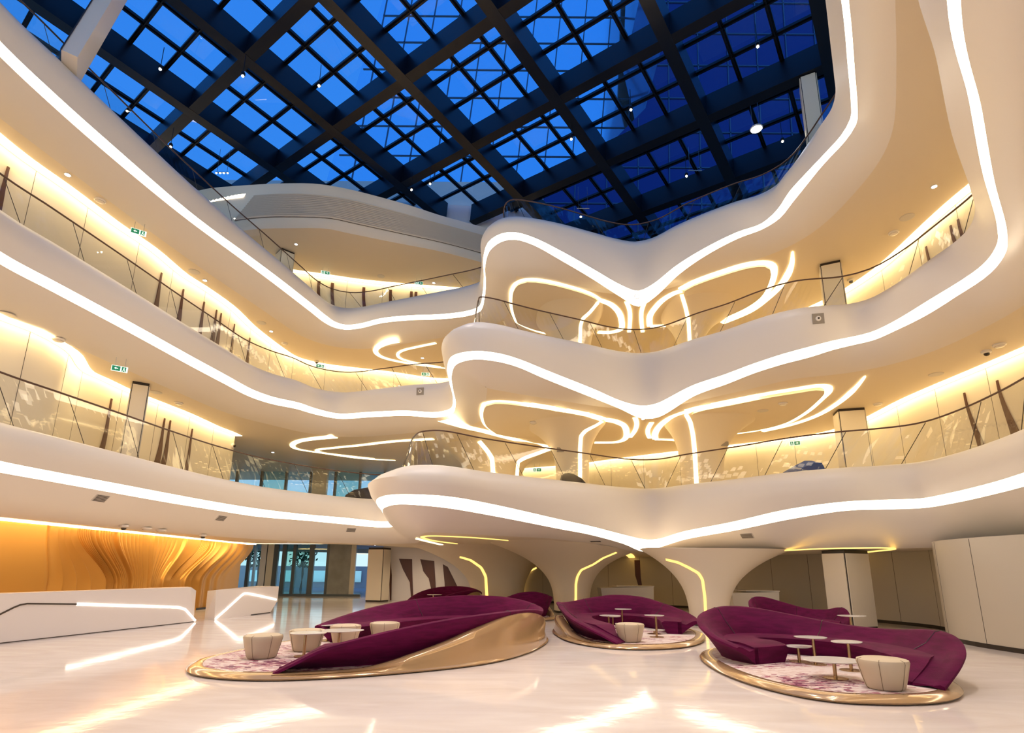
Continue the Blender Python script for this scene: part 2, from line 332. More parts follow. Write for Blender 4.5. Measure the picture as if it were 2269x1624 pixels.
LV3 = [(-8.5, -5, 13.15, 12.88, 1), (-10.4, 0, 13.15, 12.88, 1), (-11.4, 6, 13.15, 12.88, 1), (-11.68, 10, 13.15, 12.88, 1), (-11.5, 11.4, 13.07, 12.78, 1), (-11.2, 13.4, 13.04, 12.74, 1), (-10.85, 15.6, 13.04, 12.78, 1), (-10.6, 16.9, 13.08, 12.83, 1), (-10.25, 18.6, 13.2, 12.92, 1), (-9.75, 20.6, 13.25, 12.94, 1),
 (-9.2, 23.0, 13.28, 12.96, 1), (-8.92, 24.2, 13.28, 12.97, 1), (-8.6, 24.75, 13.22, 12.97, 1), (-8.1, 24.95, 13.16, 12.95, 1), (-7.3, 24.8, 13.16, 12.96, 1), (-6.2, 24.35, 13.22, 13.02, 1), (-4.8, 23.8, 13.12, 12.92, 1), (-3.3, 23.2, 12.9, 12.7, 1), (-2.0, 22.65, 12.8, 12.6, 1), (-1.4, 22.2, 12.8, 12.6, .8),
 (-1.12, 21, 12.85, 12.65, 1), (-1.02, 19.8, 12.95, 12.7, 1), (-1.0, 18.8, 13.05, 12.78, 1), (-.82, 18.15, 13.3, 13.0, 1), (-.4, 17.75, 13.41, 13.13, 1), (.05, 17.65, 13.41, 13.15, 1), (.7, 17.75, 13.26, 13.0, 1), (1.7, 18.05, 12.9, 12.58, 1), (2.8, 18.5, 12.51, 12.16, 1),
 (4.0, 19.0, 12.1, 11.65, 1), (4.7, 19.15, 11.96, 11.35, 1), (5.3, 18.9, 12.13, 11.62, 1), (6.0, 18.1, 12.45, 12.1, 1), (6.7, 17.45, 12.68, 12.42, 1), (7.6, 16.75, 12.88, 12.67, 1), (8.3, 16.35, 12.96, 12.78, 1), (8.65, 15.85, 13.12, 12.84, 1), (8.73, 15.1, 13.25, 12.9, 1), (8.73, 14.2, 13.2, 12.9, .4),
 (8.72, 13.3, 13.12, 12.9, -.3), (8.7, 12.75, 13.1, 12.9, -.9), (8.52, 12.25, 13.1, 12.9, -1.7), (8.2, 11.75, 13.1, 12.9, -1.9), (7.5, 10.7, 13.1, 12.9, -1.9), (6.9, 9.8, 13.1, 12.9, -1.9), (5.8, 8.2, 13.1, 12.9, -1.9), (3.8, 4, 13.1, 12.9, 1), (1.5, -5, 13.1, 12.9, 1)]
E2, E3, E4 = 7.6, 12.3, 17.5
LEVELS = {}
def ring(level, ctrl, zk, zE, label, glass_off, tipidx, dE=1.1):
    P = crspline(ctrl, 0.22, closed=True)
    N = normals2d(P, True, 3)
    root = empty('balcony', (0, 0, 0)); tag(root, label, 'balcony')
    def row(off, zfun, scale=False):
        out = []
        for p, n in zip(P, N):
            o = off(p) if callable(off) else off
            q = Vector((p[0]+n.x*o, p[1]+n.y*o)); z = zfun(p)
            if scale: z = EYE+(z-EYE)*q.length/math.hypot(p[0], p[1])
            out.append((q.x, q.y, z))
        return out
    zef = zE if callable(zE) else (lambda x, y: zE)
    rows = [row(-.45, lambda p: zk-.02), row(-.12, lambda p: zk), row(lambda p: max(0, .02*p[4]), lambda p: zk-.06), row(lambda p: .16*p[4] if p[4] > 0 else .02*p[4], lambda p: zk-.22), row(lambda p: .25*p[4] if p[4] > 0 else .05*p[4], lambda p: zk-.42),
            row(lambda p: .24*p[4]*.9 if p[4] > 0 else .1*p[4], lambda p: zk-.42-(zk-.42-p[2])*.5, False), row(lambda p: .14*p[4], lambda p: p[2]+.0, True)]
    fas = MB(); fas.loft([r + [r[0]] for r in rows]); fo = fas.build('fascia', 'fascia', root, smooth=60)
    su = rows[-1]; sl = row(lambda p: .06*p[4] if p[4] > 0 else .2*p[4], lambda p: p[3]-.035, True)
    mid = [tuple((Vector(a)+Vector(b))/2 - Vector((n.x, n.y, 0))*.03) for a, b, n in zip(su, sl, N)]
    st = MB(); st.loft([r + [r[0]] for r in (su, mid, sl)]); so = st.build('light_band', 'strip', root, smooth=True)
    # underside curving back to the soffit
    E = row(lambda p: -dE, lambda p: 0); 
    for _ in range(14): E = [((E[i-1][0]+2*E[i][0]+E[(i+1) % len(E)][0])/4, (E[i-1][1]+2*E[i][1]+E[(i+1) % len(E)][1])/4, 0) for i in range(len(E))]
    E = [(x_, y_, zef(x_, y_)) for x_, y_, _ in E]
    E1r = []; M1 = []
    for a, b in zip(sl, E):
        A = Vector(a); B = Vector(b)
        m1 = A.lerp(B, .35); m1.z = A.z+(B.z-A.z)*.55 ; m2 = A.lerp(B, .7); m2.z = A.z+(B.z-A.z)*.88
        E1r.append(tuple(m1)); M1.append(tuple(m2))
    un = MB(); un.loft([r + [r[0]] for r in (sl, E1r, M1, E)]); un.build('underside', 'fascia', root, smooth=60)
    LEVELS[level] = dict(P=P, N=N, E=E, root=root, zk=zk, zE=zE, rows=rows, sl=sl)
    # glass balustrade
    G = []
    for p, n in zip(P, N):
        off = -glass_off
        G.append(Vector((p[0]+n.x*off, p[1]+n.y*off, zk)))
    # arc length
    n = len(G); start = tipidx[0]; stop = tipidx[1]
    def lean(i):
        b = P[i % n][4]; return -0.22*max(0, b-1.2)
    seq = [i for i in range(n) if start <= i <= stop]
    pinch = min(seq, key=lambda i: abs(P[i][0]-4.9)+abs(P[i][1]-19.6))
    top = [G[i]+Vector((N[i].x, N[i].y, 0))*lean(i)+Vector((0, 0, 1.08)) for i in seq]
    bot = [G[i] for i in seq]
    shift = 3
    cuts = list(range(0, len(seq)-1, 8)) + [len(seq)-1]
    pk = seq.index(pinch)
    th = 0.012
    for a, b in zip(cuts, cuts[1:]):
        # slanted joints: the foot slides towards the inner corner on both sides
        sa = max(-shift, min(shift, pk-a)); sb = max(-shift, min(shift, pk-b))
        if a == 0: sa = 0
        if b == len(seq)-1: sb = 0
        k = max(2, b-a+1); T = []; B = []; NN = []
        for j in range(k):
            f = j/(k-1)
            ta = a+(b-a)*f; ba = (a+sa)+((b+sb)-(a+sa))*f
            def samp(L_, t):
                t = max(0, min(len(L_)-1, t)); i0 = int(t); i1 = min(i0+1, len(L_)-1); return L_[i0].lerp(L_[i1], t-i0)
            T.append(samp(top, ta)); B.append(samp(bot, ba)); nn = N[seq[min(len(seq)-1, int(ta))]]; NN.append(Vector((nn.x, nn.y, 0))*th)
        gp = MB(); gp.loft([B, T, [t-q for t, q in zip(T, NN)], [t-q for t, q in zip(B, NN)], B]); gp.build('glass_panel', 'glass', root)
        jm = MB(); jm.tube([B[-1]-NN[-1]*.5, T[-1]-NN[-1]*.5], 0.010, 4); jm.build('joint', 'dark', root)
    hr = MB(); hr.tube([t+Vector((0, 0, .03)) for t in top], 0.024, 8); hr.build('handrail', 'rail', root, smooth=True)
    return root
def idx(ctrl, i): # index in resampled path of control point i
    return len(crspline(ctrl[:i+1]+[ctrl[i]], 0.22))-1 if i else 0
def residx(P, x, y): return min(range(len(P)), key=lambda i: (P[i][0]-x)**2+(P[i][1]-y)**2)
def rng(ctrl, a, b):
    P = crspline(ctrl, 0.22, closed=True); return residx(P, *a), residx(P, *b)
ring(1, LV1, 4.6, zE1, 'lowest white curved balcony above the lounge with glass balustrade and glowing light band', .30, rng(LV1, (-10.5, 6), (9.7, 7.5)))
ring(2, LV2, 9.5, E2, 'middle white curved balcony with glass balustrade and glowing light band', .50, rng(LV2, (-11, 6), (10.25, 10.85)))
ring(3, LV3, 14.1, E3, 'topmost white curved balcony under the glass roof with glowing light band', .62, rng(LV3, (-11.4, 6), (8.52, 12.25)))

OUT = [(-34, -10), (-34, 44), (34, 44), (34, -10)]
OUTB = [(-34, -8), (-34, 38), (30, 38), (30, -8)]
def hole(level): return [(p[0], p[1]) for p in LEVELS[level]['E']]
struct(plate('ceiling', OUT, [hole(1)], 0, 'ceil', zf=zE1, grid=1.5), 'cream soffit over the ground floor lounge', 'ceiling')
struct(plate('ceiling', OUTB, [hole(2)], E2, 'ceil'), 'cream soffit above the lowest balcony walkway', 'ceiling')
struct(plate('ceiling', OUTB, [hole(3)], E3, 'ceil'), 'cream soffit above the middle balcony walkway', 'ceiling')
for lv in (1, 2, 3):
    L_ = LEVELS[lv]
    h = [(p[0]-n.x*.4, p[1]-n.y*.4) for p, n in zip(L_['P'], L_['N'])]
    struct(plate('floor', OUTB, [h], L_['zk']-.03, 'ceil'), 'pale walkway floor of balcony level %s' % ('one', 'two', 'three')[lv-1], 'floor')

# ground floor
g = MB(); g.box(-40, 40, -12, 60, -.2, 0); struct(g.build('floor', 'marble'), 'polished cream marble lobby floor', 'floor')

# ================================================================== WALLS with cove bands
def wall_run(name, path, z0, z1, m, label, seams=None, cove=True, thick=.25, side=1, skirt=False, step=.4):
    P = crspline(path, step); N = normals2d(P, w=2)
    off = [(p[0]-n.x*thick*side, p[1]-n.y*thick*side) for p, n in zip(P, N)]
    z1f = z1 if callable(z1) else (lambda x, y: z1)
    w = MB(); w.loft([[(p[0], p[1], z0) for p in P], [(p[0], p[1], z1f(*p[:2])) for p in P], [(p[0], p[1], z1f(*p[:2])) for p in off], [(p[0], p[1], z0) for p in off]])
    o = struct(w.build(name, m, smooth=45), label, 'wall')
    if cove:
        c = MB(); A = [(p[0]+n.x*.03*side, p[1]+n.y*.03*side, z1f(*p[:2])-.012) for p, n in zip(P, N)]; B = [(p[0]+n.x*.34*side, p[1]+n.y*.34*side, z1f(*p[:2])-.012) for p, n in zip(P, N)]
        c.loft([A, B, [(x_, y_, z_+.01) for x_, y_, z_ in B]]); q = c.build('cove_light', 'cove', o)
    if skirt:
        s_ = MB(); A = [(p[0]+n.x*.012*side, p[1]+n.y*.012*side, 0.0) for p, n in zip(P, N)]; s_.loft([A, [(a, b, .10) for a, b, _ in A], [(p[0], p[1], .10) for p in P]]); s_.build('skirting', 'dark', o)
    if seams:
        s_ = MB(); acc = 0
        for i in range(1, len(P)):
            acc += math.dist(P[i][:2], P[i-1][:2])
            if acc > seams:
                acc = 0; p, n = P[i], N[i]; t = Vector((-n.y, n.x))
                x_, y_ = p[0]+n.x*.003*side, p[1]+n.y*.003*side
                s_.hexa([(x_-t.x*.006, y_-t.y*.006, z0+.1), (x_+t.x*.006, y_+t.y*.006, z0+.1), (x_+t.x*.006-n.x*.02*side, y_+t.y*.006-n.y*.02*side, z0+.1), (x_-t.x*.006-n.x*.02*side, y_-t.y*.006-n.y*.02*side, z0+.1),
                         (x_-t.x*.006, y_-t.y*.006, z1f(x_, y_)-.02), (x_+t.x*.006, y_+t.y*.006, z1f(x_, y_)-.02), (x_+t.x*.006-n.x*.02*side, y_+t.y*.006-n.y*.02*side, z1f(x_, y_)-.02), (x_-t.x*.006-n.x*.02*side, y_-t.y*.006-n.y*.02*side, z1f(x_, y_)-.02)])
        if s_.v: s_.build('panel_seam', 'gap', o)
    return o, P, N
def pxy(pts, z): return [tuple(at(u, v, z)[:2]) for u, v in pts]
c1 = pxy([(0, 708), (67.7, 733.7), (128.7, 766), (152.4, 784.5), (166, 806.5), (183, 823.5), (220, 840), (271, 864), (332, 888), (406, 916.6), (474, 947), (501, 957), (521, 965.7)], E2)
wL1 = wall_run('wall_left', [(-12.3, -5), (-12.6, 5)]+c1, 4.57, E2, 'wall', 'cream wall behind the lowest balcony on the left', seams=1.6)
wall_run('wall_left', [c1[-1], (c1[-1][0]-1.2, c1[-1][1]+.8), (-20, 27), (-28, 28)], 4.57, E2, 'wall', 'short return of the cream wall beside the far windows', cove=False)
wR1 = wall_run('wall_right', [(4, 31.5), (7, 29), (10.5, 26.5), (13.2, 24.5), (14.2, 22.5), (14.0, 18.3), (14.1, 14.3), (14.0, 8), (12, -5)], 4.57, E2, 'wall', 'cream wall behind the lowest balcony on the right', seams=1.6)
wall_run('wall_back', [(-2.5, 34), (1, 33), (4, 31.5)], 4.57, E2, 'wall', 'cream back wall between the funnel columns at the lowest balcony')
c2 = pxy([(10, 326), (138, 417), (247, 497), (327.6, 551.7), (400, 610.7), (440, 635.5), (501.6, 678.4), (555.5, 728), (637, 787), (650.6, 793.6), (677.7, 802), (721.7, 811), (857, 827), (982, 842.7)], E3)
wL2 = wall_run('wall_left', [(-12.3, -5), (-13.0, 5)]+c2+[(0, 29.5), (4, 29), (8, 27.5), (11, 24), (13, 20)], 9.47, E3, 'wall', 'cream wall behind the middle balcony on the left and back', seams=1.6)
wR2 = wall_run('wall_right', [(13, 20), (13.3, 18.1), (13.1, 14), (13.4, 9), (11, -5)], 9.47, E3, 'wall', 'cream wall behind the middle balcony on the right', seams=1.6)
c3 = pxy([(560, 590), (660.7, 605.6), (721.7, 614), (806, 626), (962, 639.5)], E4)
wall_run('wall_back', [(-22, 26)]+c3+[(1, 30)], 14.07, E4, 'wall', 'cream wall behind the top balcony at the back', seams=1.6)
# level-3 side walls out of the light well, low parapet walls at the roof edge
#wall_run('wall_left', [(-15.5, -6), (-15.5, 16), (-18, 24)], 14.07, 20.9, 'fascia', 'white wall at the left edge of the glass roof', cove=False)
# ground floor
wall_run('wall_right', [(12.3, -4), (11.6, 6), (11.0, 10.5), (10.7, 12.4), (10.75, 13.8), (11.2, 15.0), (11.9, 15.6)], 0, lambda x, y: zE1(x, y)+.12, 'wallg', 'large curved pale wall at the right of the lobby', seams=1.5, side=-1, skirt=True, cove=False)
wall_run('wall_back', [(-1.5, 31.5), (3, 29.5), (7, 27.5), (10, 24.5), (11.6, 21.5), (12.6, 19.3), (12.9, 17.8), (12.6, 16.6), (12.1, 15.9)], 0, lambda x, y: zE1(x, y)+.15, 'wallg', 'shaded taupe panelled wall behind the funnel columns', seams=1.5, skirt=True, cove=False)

# gold relief wall
def gold_wall():
    mb = MB(); x0 = -12.5; ny, nz_ = 900, 44; y0, y1 = 4.0, 26.3
    def ss(a, b, t): t = max(0, min(1, (t-a)/(b-a))); return t*t*(3-2*t)
    def wy(zx, zv): # reading of the relief lines on the wall plane
        d = ray(zx*.2821, 1000+zv*.2821); return x0/d.x*d.y
    TX = [390, 425, 470, 520, 578, 735, 890, 1180, 1440, 1560, 1660, 1720, 1775]; TV = [570, 573, 577, 582, 587, 605, 622, 645, 675, 687, 697, 703, 708]
    BX = [368, 448, 565, 680, 800, 885, 985, 1128, 1225, 1300, 1400, 1470, 1535]; BV = [1085]*13
    T = [wy(a, b) for a, b in zip(TX, TV)]; B = [wy(a, b) for a, b in zip(BX, BV)]
    kinds = ['b', 'b', 'b', 'b', 9, 7, 9, 8, 'b', 9, 'b', 'b']
    W = None
    for k in range(nz_+1):
        v = k/nz_; f = ss(.97, .40, v); row_ = []
        X = [t+(b-t)*f for t, b in zip(T, B)]
        for q in range(12): row_.append((y0+(X[0]-1.2-y0)*q/12, 0.0))
        for q in range(16): w = q/16; row_.append((X[0]-1.2+1.2*w, .07*w*(1-ss(.9, 1, w))))
        for q in range(12):
            n_ = 22 if kinds[q] == 'b' else kinds[q]*8
            for p_ in range(n_):
                w = p_/n_
                if kinds[q] == 'b': d = .20*w**1.6*(1-ss(.88, 1, w))+.03*ss(0, .15, w)*(1-w)
                else: d = .03+.055*abs(math.sin(w*math.pi*kinds[q]))*ss(0, .1, w)+.17*ss(.80, .93, w)*(1-ss(.95, 1, w))
                row_.append((X[q]+(X[q+1]-X[q])*w, d))
        for q in range(60): w = q/60; row_.append((X[12]+2.6*w, .07*(1-w)*(0.5-0.5*math.cos(w*2*math.pi*4))))
        for q in range(9): row_.append((X[12]+2.6+(max(y1, X[12]+2.7)-X[12]-2.6)*q/8, 0.0))
        W = len(row_)
        for y, d in row_: mb.v.append((x0+d, y, v*zE1(x0, y)))
    for k in range(nz_):
        for i in range(W-1): mb.f.append((k*W+i, k*W+i+1, (k+1)*W+i+1, (k+1)*W+i))
    o = mb.build('wall_left', 'goldwall', smooth=True); struct(o, 'gold relief wall of flowing ribs behind the reception counters', 'wall')
    b = MB(); b.box(x0-.4, x0-.02, y0, y1, 0, 2.95); b.build('core', 'goldwall', o)
    c = MB(); c.loft([[(x0+.28, y_, zE1(x0, y_)-.06) for y_ in (4, 26.3)], [(x0+.62, y_, zE1(x0, y_)-.06) for y_ in (4, 26.3)], [(x0+.62, y_, zE1(x0, y_)+.02) for y_ in (4, 26.3)]]); c.build('cove_light', 'cove', o)
    s_ = MB(); s_.box(x0-.02, x0+.14, y0, y1, 0, .07); s_.build('skirting', 'dark', o)
gold_wall()

# ================================================================== SOFFIT LIGHT SLOTS AND DROPPED PANELS
def band(root, name, pts, z, w, m, step=.2, drop=.03):
    P = px_path(pts, z, step); P = [(a, b, c-.03) for a, b, c in P]
    mb = MB(); ribbon3(mb, P, w, drop); return mb.build(name, m, root)
def panel(root, pts, z, drop=.10, m='ceil'):
    P = px_path(pts+[pts[0]], z, .3)[:-1]
    vs = [Vector(p[:2]) for p in P]; r = delaunay_2d_cdt(vs, [(i, (i+1) % len(vs)) for i in range(len(vs))], [], 0, 1e-4)
    mb = MB(); zz = sum(p[2] for p in P)/len(P)
    mb.v = [(q.x, q.y, zz-drop) for q in r[0]]; pl = [(p[0], p[1]) for p in P]
    for f in r[2]:
        cx = sum(r[0][i].x for i in f)/len(f); c2_ = sum(r[0][i].y for i in f)/len(f)
        if inpoly(cx, c2_, pl): mb.f.append(tuple(f))
    b = len(mb.v); n = len(P)
    mb.v += [(p[0], p[1], zz-drop) for p in P]+[(p[0], p[1], zz+.01) for p in P]
    for i in range(n): mb.f.append((b+i, b+(i+1) % n, b+n+(i+1) % n, b+n+i))
    return mb.build('ceiling_panel', m, root)
R1, R2, R3 = (LEVELS[i]['root'] for i in (1, 2, 3))
# balcony 3 : left wing loop, right wing loop, arcs
A3 = [(1147, 712), (1139, 691), (1135, 666), (1138, 641), (1149, 626), (1168, 620), (1209.6, 624), (1264, 637), (1306, 651), (1327, 664)]
band(R3, 'light_slot', A3, E3, .24, 'slot')
band(R3, 'light_slot', [(1147, 712), (1165, 722), (1201, 735), (1235, 741)], E3, .22, 'slot')
band(R3, 'light_slot', [(1327, 664), (1350, 672), (1368, 687), (1377, 708), (1374, 730), (1350, 736), (1325, 735)], E3, .24, 'slot')
band(R3, 'light_slot', [(1440, 722), (1440, 700), (1453, 680), (1470, 663), (1496, 648), (1510, 644)], E3, .24, 'slot')
band(R3, 'light_slot', [(1442, 722), (1475, 721), (1505, 716)], E3, .2, 'slot')
band(R3, 'light_slot', [(1508, 640), (1536, 625), (1599, 602), (1662, 584), (1697, 582), (1711, 588), (1714, 603), (1706, 632.6), (1690, 657), (1660, 680), (1625, 697), (1586, 712)], E3, .26, 'slot')
band(R3, 'light_slot', [(1756, 557), (1754.7, 582), (1745.5, 607.5), (1728.8, 632.6), (1703.6, 657.7), (1660, 690), (1600, 715)], E3, [.05 + .2*min(1, i/8) for i in range(200)], 'slot')
band(R3, 'light_slot', [(1388, 668), (1395, 687), (1396, 708), (1394, 735)], E3, .16, 'slot')
band(R3, 'light_slot', [(1430, 665), (1422, 687), (1421, 708), (1424, 735)], E3, .16, 'slot')
band(R3, 'light_slot', [(881, 755), (853.7, 761), (833, 773), (835, 783), (850, 792), (891, 802), (942, 810), (1000, 817)], E3, [.32-.25*min(1, i/30) for i in range(200)], 'slot')
band(R3, 'light_slot', [(965.5, 759.7), (924.8, 768), (891, 776.6), (881, 785), (887.6, 793.6), (914.7, 802), (975.6, 813)], E3, .14, 'slot')
panel(R3, A3+[(1322, 684), (1306, 695), (1262, 716), (1235, 735), (1201, 731), (1165, 720)], E3)
panel(R3, [(1519, 660), (1516, 640), (1536, 629), (1599, 606), (1662, 588), (1695, 586), (1706, 592), (1708, 603), (1700, 630), (1684, 655), (1655, 676), (1620, 693), (1586, 706), (1550, 712)], E3)
# balcony 2
A2 = [(1100, 957), (1080, 942), (1071, 921.5), (1072, 904.8), (1078, 894), (1097, 889), (1159, 894), (1243, 907), (1306, 919), (1337, 927)]
band(R2, 'light_slot', A2, E2, .25, 'slot')
band(R2, 'light_slot', [(1100, 957), (1130, 965.5), (1184.5, 973), (1222, 978)], E2, .2, 'slot')
band(R2, 'light_slot', [(1337, 928), (1362, 932), (1380, 940), (1388, 955), (1383, 973), (1366, 979), (1318, 980)], E2, .25, 'slot')
band(R2, 'light_slot', [(1452, 972), (1452, 959), (1467, 938), (1492, 922), (1520, 912)], E2, .26, 'slot')
band(R2, 'light_slot', [(1452, 973), (1490, 974), (1512, 977)], E2, .2, 'slot')
band(R2, 'light_slot', [(1520, 909), (1550, 903), (1620, 888), (1703.6, 871), (1766.5, 860.7), (1808, 854.4), (1830, 855), (1835, 865), (1817, 884), (1785, 912), (1743, 936), (1703.7, 947), (1661.8, 955), (1620, 960)], E2, .26, 'slot')
band(R2, 'light_slot', [(1916.8, 833), (1897, 857), (1858.6, 891), (1807, 921.5), (1751, 941), (1690, 955)], E2, [.04 + .16*min(1, i/8) for i in range(200)], 'slot')
band(R2, 'light_slot', [(1407, 925), (1411, 938), (1406, 955), (1396, 968)], E2, .18, 'slot')
band(R2, 'light_slot', [(1444, 936), (1436, 950), (1436, 962), (1440, 970)], E2, .18, 'slot')
band(R2, 'light_slot', [(980, 930), (1034.7, 946), (1074, 955), (1114, 966), (1173.6, 981), (1225, 990)], E2, [.5-.38*min(1, i/60) for i in range(300)], 'slot')
band(R2, 'light_slot', [(741, 967), (697.5, 971), (662, 977), (648, 986), (658, 994), (717, 1003.8), (797, 1015), (876, 1019.6)], E2, [.5-.42*min(1, i/30) for i in range(300)], 'slot')
band(R2, 'light_slot', [(960, 972), (876, 977), (797, 986), (737, 992), (702, 997), (712, 1002), (757, 1008), (830, 1016)], E2, [.3-.2*min(1, i/60) for i in range(300)], 'slot')
panel(R2, A2+[(1326, 940), (1305, 950), (1280, 960), (1235, 976), (1222, 976), (1184.5, 971), (1130, 963.5)], E2)
panel(R2, [(1536, 935), (1530, 915), (1550, 906), (1620, 892), (1703.6, 875), (1766.5, 864.7), (1808, 858.4), (1826, 860), (1826, 866), (1810, 884), (1779, 910), (1740, 932), (1703.7, 943), (1661.8, 951), (1620, 956), (1560, 962)], E2)
# balcony 1, thin gilded slots
gz = lambda x_, y_: zE1(x_, y_)
band(R1, 'gilded_slot', [(1012, 1204), (960, 1197), (938, 1191), (936, 1188.5), (955, 1186.5), (1034.7, 1189.5), (1153.8, 1199), (1238, 1207), (1300, 1213.5), (1325, 1216), (1335, 1222), (1336, 1231)], gz, .10, 'gold')
band(R1, 'gilded_slot', [(1337, 1226), (1366, 1221), (1387, 1226), (1400, 1235), (1398, 1239), (1388, 1239)], gz, .3, 'gold')
band(R1, 'gilded_slot', [(1449, 1243), (1476, 1237.5), (1503, 1243), (1518, 1250)], gz, .2, 'gold')
band(R1, 'gilded_slot', [(1486, 1235), (1526, 1232.5), (1573.5, 1229), (1650, 1223), (1750, 1218), (1817, 1214.9), (1949, 1212.5), (1980, 1214.9), (1916, 1223), (1850, 1234), (1794, 1243)], gz, .12, 'gold')
band(R1, 'gilded_slot', [(620, 1217), (808.6, 1227), (955, 1230), (1019, 1231), (1040, 1236)], gz, .1, 'gold')
band(R1, 'gilded_slot', [(1045, 1233), (1075, 1233), (1130, 1238)], gz, .1, 'gold')
band(R1, 'light_slot', [(536, 1203), (600, 1203.5), (680, 1204), (752, 1203.5)], lambda x_, y_: 3.0, .35, 'cove')
band(R1, 'light_slot', [(925, 1193), (983, 1207), (1034.7, 1215)], gz, .14, 'slot')

# ================================================================== FUNNEL COLUMNS
def funnel(label, pxl, pxr, y, z0, z1, ry, flare, Rx, Ry, slots=(), shift=(0, 0), m='ceil', sm='slot', vent=None, vref=1050, k=1.0):
    a = aty(pxl, vref, y).x; b = aty(pxr, vref, y).x; cx = (a+b)/2; rx = (b-a)/2
    root = empty('funnel_column', (0, 0, 0)); tag(root, label, 'column', 'white funnel columns at the inner corner')
    n = 40; rows = []; K = 26
    zt = (z1(cx, y) if callable(z1) else z1)+.02
    def prm(t):
        f = t**flare
        return rx+(Rx-rx)*f, ry+(Ry-ry)*f, cx+shift[0]*f, y+shift[1]*f
    def pt(t, ang, o=0):
        sx, sy, x_, y_ = prm(t)
        c_, s_ = math.cos(ang), math.sin(ang); e_ = 0.8
        X_ = x_+(sx+o)*math.copysign(abs(c_)**e_, c_); Y_ = y_+(sy+o)*math.copysign(abs(s_)**e_, s_)
        z_ = z1(X_, Y_)+.02 if callable(z1) else zt
        return Vector((X_, Y_, z0+(z_-z0)*t))
    ts = [1-(1-i/K)**1.7 for i in range(K+1)]
    for t in ts: rows.append([pt(t, 2*math.pi*j/n) for j in range(n)])
    mb = MB(); mb.loft(rows, True, True, True); mb.build('shaft', m, root, smooth=50)
    for ang, w, t0 in slots:
        s_ = MB(); L_ = []; R_ = []
        for t in ts:
            if t < t0: continue
            aa = R(ang); sx = prm(t)[0]; da = w/max(sx, .3)/2
            L_.append(pt(t, aa-da, .02)); R_.append(pt(t, aa+da, .02))
        s_.loft([L_, R_]); s_.build('light_slot', sm, root)
    if vent:
        q = pt(*vent, .015); g_ = MB(); g_.box(q.x-.15, q.x+.15, q.y-.02, q.y+.02, q.z-.09, q.z+.09); g_.build('vent_grille', 'grille', root)
    if z0 < .1:
        s_ = MB(); s_.loft([[pt(0, 2*math.pi*j/n, .02) for j in range(n)], [pt(0.03, 2*math.pi*j/n, .02) for j in range(n)]], True); s_.build('skirting', 'dark', root)
    return root
funnel('large left funnel column rising from the lobby floor behind the middle sofa', 1228, 1306, 23.5, 0, zE1, .8, 3.2, 2.9, 3.0, [], (-.5, -.4), sm='gold', vref=1340)
funnel('large right funnel column rising from the lobby floor left of the right sofa', 1532, 1613, 18.3, 0, zE1, .55, 3.0, 2.4, 2.0, [], (.6, 1.0), sm='gold', vref=1380)
funnel('wide far funnel column behind the left sofa on the lobby floor', 1046, 1160, 27.5, 0, zE1, 1.0, 3.0, 3.6, 3.0, [], (-.6, 0), sm='gold', vref=1310)
funnel('left funnel column standing on the lowest balcony', 1233, 1304, 23.0, 4.57, E2, .65, 4.5, 1.7, 1.9, [], (-.35, -.5), vent=(.62, R(-125)))
funnel('right funnel column standing on the lowest balcony', 1512, 1600, 22.3, 4.57, E2, .7, 4.5, 1.8, 1.9, [], (.35, -.5), vent=(.66, R(-55)))
funnel('far left funnel column behind the pointed glass corner of the lowest balcony', 1040, 1150, 27.5, 4.57, E2, 1.0, 4.0, 2.6, 2.2, [], (0, 0))
funnel('left funnel column standing on the middle balcony', 1234, 1304, 22.6, 9.47, E3, .6, 4.0, 1.5, 2.0, [], (-.3, -.7), vref=740, vent=(.5, R(-120)))
funnel('right funnel column standing on the middle balcony', 1506, 1546, 22.0, 9.47, E3, .5, 4.0, 1.5, 2.0, [], (.3, -.7), vref=740)

# ================================================================== SQUARE PANELLED COLUMNS
def sqcol(label, pa, pb, zref, z0, z1, depth=.8, flip=1):
    A = at(*pa, zref); B = at(*pb, zref); A.z = B.z = 0
    d = (B-A); w = d.length; d.normalize(); nn = Vector((-d.y, d.x, 0))
    if nn.dot(A) < 0: nn = -nn
    root = empty('square_column', (A.x, A.y, z0)); tag(root, label, 'column', 'square panelled columns')
    A0 = Vector((0, 0, 0))
    def quad(mb, o, a, b, za, zb):
        p = [o, o+d*a, o+d*a+nn*b, o+nn*b]; mb.hexa([(q.x, q.y, za) for q in p]+[(q.x, q.y, zb) for q in p])
    H = z1-z0
    m1 = MB(); quad(m1, A0+d*.03+nn*.03, w-.06, depth-.06, 0, H); m1.build('core', 'dark', root)
    for k_, (o, a, b) in enumerate(((A0+d*.05, w-.1, .03), (A0+nn*.05, .03, depth-.1), (A0+d*(w-.03)+nn*.05, .03, depth-.1), (A0+nn*(depth-.03)+d*.05, w-.1, .03))):
        m1 = MB(); quad(m1, o, a, b, .08, H-.10); m1.build('panel', 'wall', root)
    return root
sqcol('square column on the lowest balcony at the left, beside the green exit sign', (291.8, 843), (334, 850), E2, 4.57, E2)
sqcol('square column on the lowest balcony at the right, in front of the lit wall', (1856, 906), (1918, 902), E2, 4.57, E2)
sqcol('square column on the middle balcony at the right', (1815, 584.6), (1863.6, 574.2), E3, 9.47, E3)
sqcol('pale square column rising to the glass roof at the right', (1770.8, 172), (1809, 158.5), 19.4, 14.07, 19.5)
sqcol('square column on the top balcony below the louvred band', (623.5, 548), (654.6, 560.6), E4, 14.07, E4)
sqcol('square column on the lobby floor beside the far windows', (808, 1333), (844, 1334), 0, 0, 2.75)
sqcol('square column on the lobby floor behind the right sofa', (1893, 1397), (1949, 1394), 0, 0, 2.3)
